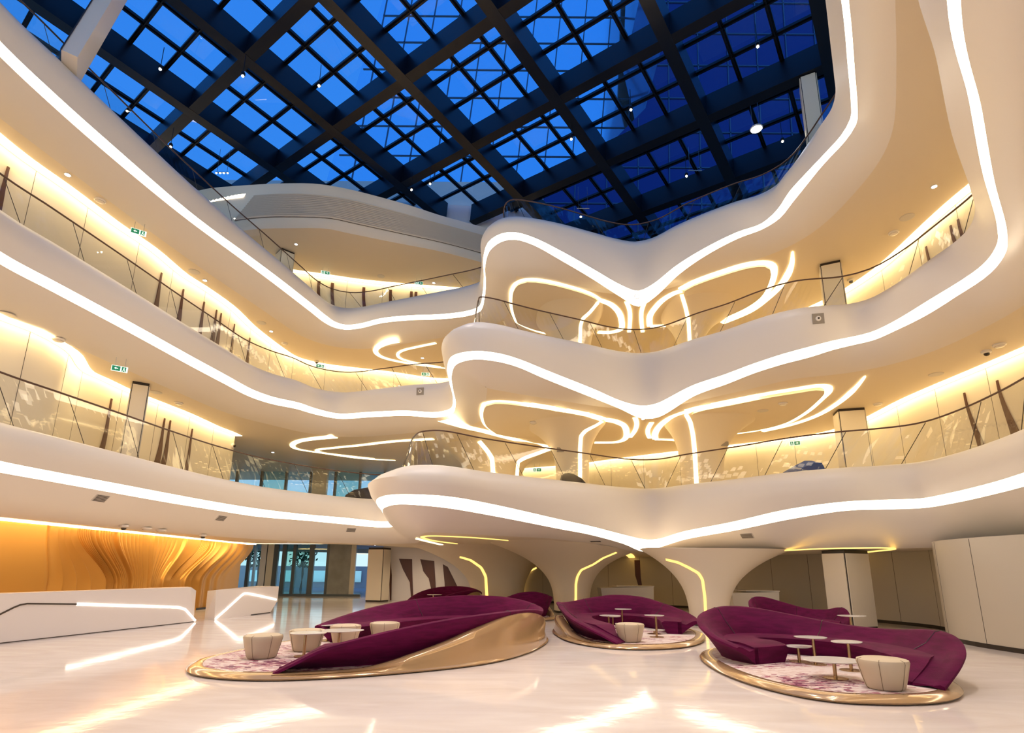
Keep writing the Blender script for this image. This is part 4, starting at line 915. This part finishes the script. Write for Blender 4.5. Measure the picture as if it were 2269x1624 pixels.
def counter2():
    root = empty('reception_counter', (0, 0, 0)); tag(root, 'short white faceted reception counter with a bent lit groove, right of the long one', 'reception counter')
    b0, b1, b2, b3 = at(453, 1372, 0), at(475, 1373.5, 0), at(598, 1358, 0), at(598, 1358, 0)+Vector((-1.0, .3, 0))
    ph = lambda u, v: plane_hit(u, v, (b1.x, b1.y), (b2.x, b2.y))
    t0, t1, t2 = aty(460, 1309, b0.y), ph(479, 1307), ph(618, 1299)
    tm = ph(545, 1301); t3 = t2+Vector((-1.0, .3, 0))
    mr = ph(615, 1331)
    mb = MB(); mb.v = [tuple(q) for q in (b0, b1, b2, b3, t0, t1, tm, t2, t3, mr)]
    mb.f = [(0, 1, 5, 4), (1, 2, 9, 7, 6, 5), (2, 3, 8, 7, 9), (0, 4, 8, 3), (4, 5, 6, 7, 8), (0, 3, 2, 1)]
    mb.build('body', 'counter', root)
    groove(root, [(477, 1371), (500, 1351), (535, 1319), (541, 1315), (547, 1314.5), (575, 1320), (612, 1328.5)], (b1.x, b1.y), (b2.x, b2.y), .05, 'groove', .02)
    mb = MB(); mb.hexa([b1.lerp(b2, .62)+Vector((.01, -.01, 0)), b2+Vector((.01, -.01, 0)), b2+Vector((-.1, .1, 0)), b1.lerp(b2, .62)+Vector((-.1, .1, 0))]+[q+Vector((0, 0, .03)) for q in (b1.lerp(b2, .62)+Vector((.01, -.01, 0)), b2+Vector((.01, -.01, 0)), b2+Vector((-.1, .1, 0)), b1.lerp(b2, .62)+Vector((-.1, .1, 0)))]); mb.build('plinth', 'dark', root)
counter2()
def desk(label, px0, px1, y, h, m='white'):
    a = aty(px0, 1310, y).x; b = aty(px1, 1310, y).x; root = empty('service_desk', ((a+b)/2, y, 0)); tag(root, label, 'desk')
    w = (b-a)/2; mb = MB()
    mb.hexa([(-w*.85, 0, 0), (w, 0, 0), (w, .9, 0), (-w*.85, .9, 0), (-w, -.15, h*.93), (w, -.15, h), (w, .9, h), (-w, .9, h*.93)]); mb.build('body', m, root)
    mb = MB(); mb.hexa([(-w*.4, -.17, h), (w+.02, -.17, h), (w+.02, .92, h), (-w*.4, .92, h), (-w*.4, -.17, h+.03), (w+.02, -.17, h+.03), (w+.02, .92, h+.03), (-w*.4, .92, h+.03)]); mb.build('top', m, root)
desk('white angular desk in the alcove behind the middle sofa', 1330, 1447, 24.5, 1.0)
desk('white desk seen between the right funnel column and the right sofa', 1618, 1722, 21.0, .95)

# ================================================================== FAR WINDOWS
def slats(root, lst, y, z1, dep=.2):
    for a, b, m, nm in lst:
        x0 = aty(a, 1290, y).x; x1 = aty(b, 1290, y).x; mb = MB(); mb.box(x0, x1, y, y+(dep if m not in ('winglass', 'greenglass') else .03), 0, z1); mb.build(nm, m, root)
MT['greenglass'] = glass('green_tinted_glass', (.62, .82, .74), 1.0)
w1 = empty('window_1', (0, 0, 0)); struct(w1, 'tall glazed entrance front at the far left behind the reception', 'window')
slats(w1, [(500, 541, 'winglass', 'pane'), (541, 548, 'frame', 'mullion'), (548, 556, 'winglass', 'pane'), (556, 560, 'metal', 'mullion'), (560, 571, 'winglass', 'pane'), (571, 584, 'white', 'pilaster'), (584, 586, 'dark', 'joint'), (586, 600, 'wall', 'pilaster'), (600, 610, 'frame', 'mullion'),
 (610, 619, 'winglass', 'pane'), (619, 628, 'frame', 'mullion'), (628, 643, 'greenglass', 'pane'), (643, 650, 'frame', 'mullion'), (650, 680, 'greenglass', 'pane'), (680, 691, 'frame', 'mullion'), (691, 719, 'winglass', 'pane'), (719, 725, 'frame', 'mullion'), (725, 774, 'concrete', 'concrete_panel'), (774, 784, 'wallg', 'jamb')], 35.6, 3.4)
mb = MB(); mb.box(-24, -9.3, 35.5, 35.8, 0, .12); mb.build('sill', 'frame', w1)
# things standing outside
ex = empty('street_block', (-14, 50, 0)); tag(ex, 'pale building across the street outside the far windows', 'building')
mb = MB(); mb.box(-14, 8, 2, 8, 0, 1.9); mb.build('wall', 'white', ex)
for k in range(7):
    mb = MB(); mb.box(-13+k*3, -11.6+k*3, 1.92, 2, .5, 1.5); mb.build('window', 'tglass', ex)
def tree(x_, y_, label):
    root = empty('street_tree', (x_, y_, 0)); tag(root, label, 'tree'); random.seed(int(x_*10))
    mb = MB(); mb.tube([(0, 0, 0), (.05, 0, 1.2), (-.05, .05, 2.6)], [.12, .1, .06], 8); mb.build('trunk', 'brown', root)
    mb = MB()
    for k in range(320):
        a = random.uniform(0, 6.28); r_ = random.uniform(.1, 1.1); z_ = random.uniform(1.8, 4.0); q = Vector((r_*math.cos(a), r_*math.sin(a), z_)); u_ = Vector((random.gauss(0, 1), random.gauss(0, 1), random.gauss(0, 1))).normalized()*.16; w_ = u_.orthogonal().normalized()*.08
        b = len(mb.v); mb.v += [tuple(q-u_), tuple(q+w_), tuple(q+u_), tuple(q-w_)]; mb.f.append((b, b+1, b+2, b+3))
    mb.build('crown', 'leafg', root)
MT['leafg'] = mat('leaf_green', (.05, .14, .05), .7)
tree(-20.4, 46, 'green street tree outside, left far window'); tree(-17.2, 47, 'green street tree outside behind the grey mullions')
# white wall with brown sweeping gaps
def wave_wall():
    y = 31.2; root = empty('wall_back', (0, 0, 0)); struct(root, 'white far wall with dark brown sweeping leaf shapes between its panels', 'wall')
    x0 = aty(845, 1290, y).x; x1 = aty(1240, 1290, y).x; mb = MB(); mb.box(x0, x1, y, y+.2, 0, 2.9); mb.build('panels', 'counter', root)
    for i, poly in enumerate([[(849, 1236), (865, 1237), (868, 1275), (867, 1330), (864, 1330), (862, 1275), (852, 1250)], [(884, 1238), (913, 1239), (914, 1285), (916, 1330), (911, 1330), (908, 1290), (893, 1262)], [(931, 1239), (962, 1243), (965, 1290), (966, 1330), (958, 1318), (950, 1282), (938, 1266)], [(981, 1250), (992, 1256), (1005, 1282), (1016, 1305), (1018, 1330), (987, 1330), (985, 1290)]]):
        P = [aty(u, v, y-.03) for u, v in poly]; D = Vector((0, .06, 0)); n = len(P)
        mb = MB(); mb.v = [tuple(p) for p in P]+[tuple(p+D) for p in P]; mb.f = [tuple(range(n)), tuple(range(n, 2*n))[::-1]]+[(i_, (i_+1) % n, n+(i_+1) % n, n+i_) for i_ in range(n)]
        mb.build('brown_leaf', 'brown', root)
wave_wall()
# brown strips and a dark doorway on the shaded back wall
def wall_poly(label, poly, y, m='brown', nm='brown_wall_leaf', cat='wall panel'):
    P = [aty(u, v, y) for u, v in poly]; O = sum(P, Vector())/len(P); D = Vector((0, .06, 0)); n = len(P)
    mb = MB(); mb.v = [tuple(p-O) for p in P]+[tuple(p-O+D) for p in P]; mb.f = [tuple(range(n)), tuple(range(n, 2*n))[::-1]]+[(i_, (i_+1) % n, n+(i_+1) % n, n+i_) for i_ in range(n)]
    o = mb.build(nm, m); o.location = O; tag(o, label, cat)
wall_poly('dark brown leaf on the alcove wall above the middle sofa', [(1406, 1241), (1418, 1241), (1420, 1280), (1424, 1305), (1417, 1305), (1408, 1275)], 27.0)
wall_poly('dark red leaf on the wall right of the right funnel column', [(1671, 1262), (1685, 1262), (1680, 1290), (1673, 1322), (1666, 1322), (1670, 1290)], 26.2)
wall_poly('dark doorway left of the large left funnel column', [(1199, 1278), (1216, 1300), (1226, 1343), (1199, 1343)], 30.3, 'brown', 'dark_doorway', 'doorway')
# far windows behind the lowest balcony
w2 = empty('window_2', (0, 0, 0)); struct(w2, 'far glazed front behind the lowest balcony at centre left', 'window')
for k in range(14):
    x0 = -22+k*1.55; mb = MB(); mb.box(x0, x0+.14, 34.5, 34.7, 4.6, E2); mb.build('mullion', 'frame', w2)
    mb = MB(); mb.box(x0+.14, x0+1.55, 34.58, 34.61, 4.6, E2); mb.build('pane', 'greenglass' if k % 3 == 1 else 'winglass', w2)
    if k % 4 == 2: mb = MB(); mb.box(x0+.3, x0+1.2, 34.2, 34.5, 4.6, E2); mb.build('pilaster', 'wall', w2)
# loungers on the lowest balcony
def lounger(pts, y, m, label):
    P = [aty(u, v, y) for u, v in pts]; O = P[0].copy(); root = empty('balcony_sofa', (O.x, O.y, 4.57)); tag(root, label, 'sofa', 'dark sofas on the lowest balcony')
    n = len(P); F = []
    for k in range(5):
        f = k/4; F.append([(p.x-O.x, (f-.5)*.9+.25*math.sin(f*3.1), max(0.0, p.z-4.57)*(1-.15*abs(f-.5)*2)) for p in P])
    mb = MB(); mb.loft(F, True, True, True); mb.build('upholstery', m, root, smooth=40)
    w = max(p.x for p in P)-O.x; mb = MB(); mb.box(0, w, -.6, .6, 0, .12); mb.build('base', 'brass', root)
lounger([(1735, 1052), (1742, 1044), (1770, 1028), (1790, 1018), (1806, 1018), (1811, 1028), (1818, 1044), (1818, 1052)], 21.8, 'blue', 'blue curved sofa on the lowest balcony at the right')
lounger([(1238, 1078), (1245, 1050), (1256, 1045), (1268, 1048), (1285, 1058), (1300, 1078)], 21.4, 'navy', 'dark curved sofa on the lowest balcony beside the left funnel column')
lounger([(768, 1110), (772, 1095), (790, 1082), (812, 1078), (830, 1080), (838, 1110)], 27.0, 'navy', 'black curved sofa on the lowest balcony left of the pointed corner')

# ================================================================== FITTINGS placed on the surfaces they belong to
bpy.context.view_layer.update()
DG = bpy.context.evaluated_depsgraph_get()
SEE = ('glass', 'joint', 'handrail', 'winglass')
def snap(u, v):
    o = Vector((0, 0, EYE)); d = ray(u, v).normalized(); cur = o
    for _ in range(30):
        ok, p, n, i, ob, mm = sc.ray_cast(DG, cur, d)
        if not ok: return None
        if any(ob.name.startswith(s_) for s_ in SEE): cur = p+d*.02; continue
        if n.dot(d) > 0: n = -n
        return p, n
def surface_slot(root, pts, w, m, mb_name='light_slot'):
    dens = []
    for a, b in zip(pts, pts[1:]):
        k = max(2, int(math.dist(a, b)/4))
        dens += [(a[0]+(b[0]-a[0])*i/k, a[1]+(b[1]-a[1])*i/k) for i in range(k)]
    dens.append(pts[-1]); P = []; last = None
    for u, v in dens:
        h = snap(u, v)
        if h and (last is None or abs(h[0].y-last) < 1.2):
            last = h[0].y; P.append((h[0]+h[1]*.02, h[1]))
        elif last is not None: P.append((aty(u, v, last-.03), Vector((0, -1, 0))))
    if len(P) < 3: return
    # smooth
    Q = [P[0][0]]+[(P[i-1][0]+P[i][0]*2+P[i+1][0])/4 for i in range(1, len(P)-1)]+[P[-1][0]]
    A = []; B = []
    for i, q in enumerate(Q):
        t = (Q[min(i+1, len(Q)-1)]-Q[max(i-1, 0)]); t = t.normalized() if t.length > 1e-5 else Vector((0, 0, -1))
        view = (Vector((0, 0, EYE))-q).normalized(); n = (P[i][1]*.6+view*.4).normalized(); s_ = t.cross(n).normalized()
        A.append(q+s_*w/2); B.append(q-s_*w/2)
    bk = Vector((0, .03, 0)); mb = MB(); mb.loft([[a+bk for a in A], A, B, [b+bk for b in B]]); mb.build(mb_name, m, root)
def place(root, hit, off=0.0):
    p, n = hit; root.location = p+n*off; root.rotation_euler = n.to_track_quat('Z', 'Y').to_euler()
def ceiling_fit(kind, u, v, label):
    h = snap(u, v)
    if not h: return
    if h[1].z < -.3 and kind != 'vent_grille': h = (h[0], Vector((0, 0, -1)))
    if kind == 'downlight':
        root = empty('downlight'); mb = MB(); mb.lathe([(.10, 0), (.10, .012), (.07, .014), (.065, .004)], n=20); mb.build('trim_ring', 'white', root)
        mb = MB(); mb.lathe([(.001, .003), (.06, .003), (.06, .012), (.001, .016)], n=16); mb.build('lamp', 'lampc', root); cat = 'downlight'
    elif kind == 'smoke_detector':
        root = empty('smoke_detector'); mb = MB(); mb.lathe([(.001, .0), (.15, 0), (.15, .03), (.10, .075), (.001, .08)], n=20); mb.build('body', 'white', root, smooth=40)
        mb = MB(); mb.lathe([(.101, .05), (.12, .05), (.118, .062), (.10, .062)], n=20); mb.build('slots', 'gap', root); cat = 'smoke detector'
    elif kind == 'dome_camera':
        root = empty('dome_camera'); mb = MB(); mb.lathe([(.001, 0), (.12, 0), (.12, .06), (.07, .08), (.001, .08)], n=18); mb.build('housing', 'white', root)
        mb = MB(); mb.lathe([(.07, .075), (.065, .12), (.035, .145), (.001, .15)], n=14); mb.build('dome', 'dark', root, smooth=True); cat = 'security camera'
    elif kind == 'ceiling_speaker':
        root = empty('ceiling_speaker'); mb = MB(); mb.lathe([(.001, .0), (.2, 0), (.2, .01), (.18, .014), (.001, .014)], n=24); mb.build('cover', 'louvre', root); cat = 'speaker'
    elif kind == 'vent_grille':
        root = empty('vent_grille'); mb = MB(); mb.box(-.2, .2, -.11, .11, 0, .012); mb.build('plate', 'louvre', root)
        for k in range(6): mb = MB(); mb.box(-.18, .18, -.095+k*.035, -.075+k*.035, .012, .016); mb.build('slat', 'gap', root)
        cat = 'vent'
    elif kind == 'wall_camera':
        root = empty('recessed_camera'); mb = MB(); mb.box(-.16, .16, -.16, .16, 0, .012); mb.build('plate', 'grille', root)
        mb = MB(); mb.lathe([(.001, .012), (.08, .012), (.07, .04), (.03, .05), (.001, .05)], n=16); mb.build('lens', 'white', root)
        mb = MB(); mb.lathe([(.001, .05), (.03, .05), (.03, .055), (.001, .055)], n=10); mb.build('glass_eye', 'dark', root); cat = 'camera'
    tag(root, label, cat); place(root, h, .001)
    return root
FC = [o for o in COL.objects if o.name.startswith('funnel_column')]
for k, pts, w, m in [(0, [(1366, 1223), (1337, 1235), (1314.6, 1249.7), (1287.7, 1262), (1279.4, 1276.6), (1276, 1293), (1275.7, 1352)], .085, 'gold'),
                     (1, [(1476, 1239), (1503, 1245.5), (1528, 1258), (1548.6, 1270), (1557, 1285), (1562, 1324), (1566, 1394)], .075, 'gold'),
                     (2, [(1019, 1233), (1042.7, 1240), (1066.5, 1257), (1076.4, 1276.7), (1079, 1325)], .12, 'gold'), (2, [(1189, 1258), (1161.7, 1270.8), (1153.8, 1284.7), (1151.8, 1325)], .08, 'gold'),
                     (3, [(1160, 893), (1243, 906), (1306, 918), (1338, 928)], .22, 'slot'), (4, [(1515, 915), (1535, 906), (1565, 899), (1620, 888), (1680, 876)], .22, 'slot'), (3, [(1345, 929), (1362, 932), (1380, 940)], .22, 'slot'),
                     (3, [(1335, 932), (1318.5, 942), (1297.5, 953), (1287, 965), (1285, 997), (1285, 1078)], .15, 'slot'), (4, [(1521, 918), (1530, 934), (1536, 963), (1540, 1005), (1544, 1078)], .15, 'slot'),
                     (5, [(1062, 977), (1080, 998.5), (1090, 1014), (1093, 1052)], .2, 'slot'), (5, [(1221, 993), (1195, 1003), (1164, 1014), (1148, 1022.7), (1145, 1060)], .14, 'slot'),
                     (6, [(1326, 668), (1306, 692), (1291, 705), (1286, 722), (1285, 768)], .13, 'slot'), (7, [(1511, 652), (1519.5, 680), (1526, 710), (1528.6, 760)], .13, 'slot')]:
    surface_slot(FC[k], pts, w, m, 'gilded_slot' if m == 'gold' else 'light_slot')
for u, v, t in [(150, 387, 'above the handrail of the middle balcony near the left picture edge'), (454, 621, 'in the soffit over the middle balcony, left of the others there'), (601, 734, 'in the soffit over the middle balcony above its left bend'), (656, 541, 'in the top gallery soffit beside the hidden square column'), (961, 627, 'in the top gallery soffit right of the exit sign'),
        (2070, 413, 'large bright one alone in the upper right soffit'), (1411, 657, 'bright one at the meeting point of the upper light wings'), (936, 793, 'inside the leaf shaped slot left of the middle balcony corner'), (1425, 928, 'at the meeting point of the lower light wings'), (605, 1002, 'in the soffit over the lowest balcony near the bright arc'), (1423, 1207, 'where the lowest light bands meet')]:
    ceiling_fit('downlight', u, v, 'small bright recessed downlight '+t)
for u, v, t in [(222, 443, 'over the middle balcony near the left wall light'), (130, 751, 'over the lowest balcony near the left bulge'), (631, 760, 'over the middle balcony left bend'), (396, 892, 'right of the left square column'), (1980, 515, 'in the upper right soffit'), (2214, 763, 'lower right, largest of them'), (1945, 894, 'beside the right square column of the lowest balcony'), (1182, 935, 'inside the left leaf panel over the lowest balcony'), (1735, 893, 'inside the right leaf panel over the lowest balcony'), (325, 1169, 'over the gold wall'), (357, 1173, 'over the gold wall, right one')]:
    ceiling_fit('smoke_detector', u, v, 'round white smoke detector '+t)
for u, v, t in [(275, 1163, 'over the gold wall at left'), (450, 1184, 'over the gold wall at right'), (2185, 777, 'next to the large smoke detector at lower right'), (1885, 619, 'behind the middle handrail right of the square column'), (515, 988, 'over the lowest balcony beside the wall end'), (702, 800, 'over the middle balcony left bend beside the exit sign'), (668, 445+390, 'under the top balcony corner')]:
    if (u, v) != (668, 835): ceiling_fit('dome_camera', u, v, 'small dark eyed dome camera '+t)
for u, v, t in [(430, 602, 'over the middle balcony, left'), (579, 715, 'over the middle balcony nearer the bend'), (2010, 481, 'in the upper right soffit'), (13, 697, 'at the left edge under the middle band'), (345, 869, 'right of the left square column top'), (2074, 829, 'lower right soffit'), (1690, 910, 'within the right leaf panel'), (844, 612, 'in the top gallery soffit')]:
    ceiling_fit('ceiling_speaker', u, v, 'flat round ceiling speaker cover '+t)
for u, v, t in [(223, 1104, 'above the gold wall at left'), (490, 1148, 'left of the far windows'), (778, 1174, 'above the far windows'), (1655, 1187, 'over the right funnel column'), (1320, 1199, 'over the large left funnel column')]:
    ceiling_fit('vent_grille', u, v, 'small rectangular grille on the lowest balcony underside '+t)
for u, v, t in [(1813, 706, 'on the middle balcony front at the right'), (931, 867, 'on the middle balcony front left of the projecting corner')]:
    ceiling_fit('wall_camera', u, v, 'square recessed camera plate '+t)
def exit_sign(u, v, z, w, label, left=True, red=False):
    p = at(u, v, z); d = Vector((p.x, p.y, 0)).normalized(); root = empty('exit_sign', tuple(p), math.atan2(d.x, -d.y)+math.pi if False else math.atan2(d.y, d.x)-math.pi/2); tag(root, label, 'exit sign')
    h = w*.42; mb = MB(); mb.box(-w/2, w/2, 0, .03, -h/2, h/2); mb.build('housing', 'red' if red else 'signw', root)
    for s_ in (-.3, .3): mb = MB(); mb.tube([(s_*w, .015, h/2), (s_*w, .015, h/2+.25)], .006, 5); mb.build('hanger', 'metal', root)
    if red:
        for k in range(4): mb = MB(); mb.box(-w*.36+k*w*.19, -w*.36+k*w*.19+w*.11, -.004, 0, -h*.22, h*.22); mb.build('letter', 'signw', root)
        return
    sgn = -1 if left else 1
    mb = MB(); mb.box(-w*.46 if left else -w*.04, w*.04 if left else w*.46, -.004, 0, -h*.42, h*.42); mb.build('green_arrow_field', 'sign', root)
    c = -w*.21 if left else w*.21; mb = MB(); a = w*.12
    mb.v = [(c+sgn*a, -.007, 0), (c, -.007, a*.8), (c, -.007, a*.28), (c-sgn*a, -.007, a*.28), (c-sgn*a, -.007, -a*.28), (c, -.007, -a*.28), (c, -.007, -a*.8)]; mb.f = [(0, 1, 6), (2, 3, 4, 5)]; mb.build('arrow', 'signw', root)
    c2_ = w*.26 if left else -w*.26; g_ = MB(); g_.box(c2_-w*.13, c2_+w*.13, -.004, 0, -h*.42, h*.42); g_.build('doorway', 'sign', root)
    f_ = MB(); f_.box(c2_-w*.02, c2_+w*.03, -.008, -.004, h*.18, h*.32); f_.box(c2_-w*.04, c2_+w*.04, -.008, -.004, -h*.08, h*.15)
    f_.hexa([(c2_-w*.09, -.008, -h*.36), (c2_-w*.05, -.008, -h*.36), (c2_-w*.05, -.004, -h*.36), (c2_-w*.09, -.004, -h*.36), (c2_-w*.03, -.008, -h*.06), (c2_+w*.01, -.008, -h*.06), (c2_+w*.01, -.004, -h*.06), (c2_-w*.03, -.004, -h*.06)])
    f_.hexa([(c2_+w*.05, -.008, -h*.36), (c2_+w*.09, -.008, -h*.36), (c2_+w*.09, -.004, -h*.36), (c2_+w*.05, -.004, -h*.36), (c2_, -.008, -h*.06), (c2_+w*.04, -.008, -h*.06), (c2_+w*.04, -.004, -h*.06), (c2_, -.004, -h*.06)]); f_.build('running_figure', 'signw', root)
exit_sign(307, 514, E3-.32, .42, 'green exit sign hanging over the middle balcony near the left edge')
exit_sign(265, 817, E2-.32, .40, 'green exit sign hanging over the lowest balcony left of the square column')
exit_sign(721, 604, E4-.3, .46, 'green exit sign hanging in the top gallery above the brown door panels', False)
exit_sign(928, 627, E4-.3, .46, 'green exit sign in the top gallery beside the downlight', False)
exit_sign(710, 811, E3-.3, .44, 'green exit sign at the left bend of the middle balcony')
exit_sign(943, 829, E3-.3, .44, 'green exit sign behind the middle handrail left of the projecting corner')
exit_sign(1761, 982, E2-.35, .45, 'green exit sign on the lowest balcony above the pale double door', False)
exit_sign(1190, 1041, 7.24, .5, 'green exit sign far behind the pointed glass corner', False)
exit_sign(548, 1196, 2.9, .5, 'green exit sign at the end of the gold wall')
exit_sign(2009, 1247, 2.02, .24, 'small red hanging sign on the right shaded wall', red=True)
# double door below the sign on the lowest balcony
dr = empty('door_1', tuple(aty(1768, 1040, 25.6))); dr.location.z = 4.57; struct(dr, 'pale double door on the lowest balcony', 'door')
for s_ in (-1, 1):
    mb = MB(); mb.box(min(0, s_*.75), max(0, s_*.75), -.06, 0, 0, 2.2); mb.build('door_leaf', 'white', dr)
    mb = MB(); mb.box(s_*.07-.02, s_*.07+.02, -.1, -.06, .9, 1.3); mb.build('handle', 'metal', dr)
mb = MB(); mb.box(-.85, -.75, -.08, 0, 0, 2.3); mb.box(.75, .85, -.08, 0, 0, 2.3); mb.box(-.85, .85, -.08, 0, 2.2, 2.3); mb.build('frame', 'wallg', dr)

# ------------------------------------------------------------------ added fill spots brightening the floor, standing in for the roof spotlights
for (x_, y_, e_) in [(-7, 14, 2100), (-3, 8, 2600), (3, 8, 2600), (0, 13, 2300), (6, 12, 1900), (-4, 18, 1400), (0, 3, 2100)]:
    l = bpy.data.lights.new('floor_fill_spot', 'SPOT'); l.energy = e_*1.0; l.spot_size = R(62); l.spot_blend = 1; l.shadow_soft_size = .25; l.color = (1, .86, .72)
    o = bpy.data.objects.new('floor_fill_spot', l); COL.objects.link(o); o.location = (x_, y_, 19.2)

# added downlights with fill spots, brightening the dim zone under the low soffit
for i, (x_, y_, e_) in enumerate([(-6.5, 27, 90), (-2, 26, 90), (1.2, 25.5, 80), (-9.5, 24, 90), (4.5, 23.5, 40), (6.8, 22.5, 40), (-10.2, 30, 90), (9.3, 19.5, 35), (3.0, 21.5, 40), (7.6, 18.6, 35), (-4.5, 29.5, 110), (-7.5, 33, 110)]):
    root = empty('downlight', (x_, y_, zE1(x_, y_)-.001)); root.rotation_euler = (math.pi, 0, 0)
    tag(root, 'added tiny fill downlight in the low soffit behind the lounge sofas', 'downlight', 'added fill downlights in the low soffit')
    mb = MB(); mb.lathe([(.06, 0), (.06, .01), (.045, .012), (.04, .003)], n=16); mb.build('trim_ring', 'white', root)
    mb = MB(); mb.lathe([(.001, .002), (.038, .002), (.038, .008), (.001, .009)], n=12); mb.build('lamp', 'lampc', root)
    l = bpy.data.lights.new('soffit_fill_spot', 'SPOT'); l.energy = e_; l.spot_size = R(150); l.spot_blend = 1; l.shadow_soft_size = .08; l.color = (1, .80, .55)
    o = bpy.data.objects.new('soffit_fill_spot', l); COL.objects.link(o); o.location = (x_, y_, zE1(x_, y_)-.06)
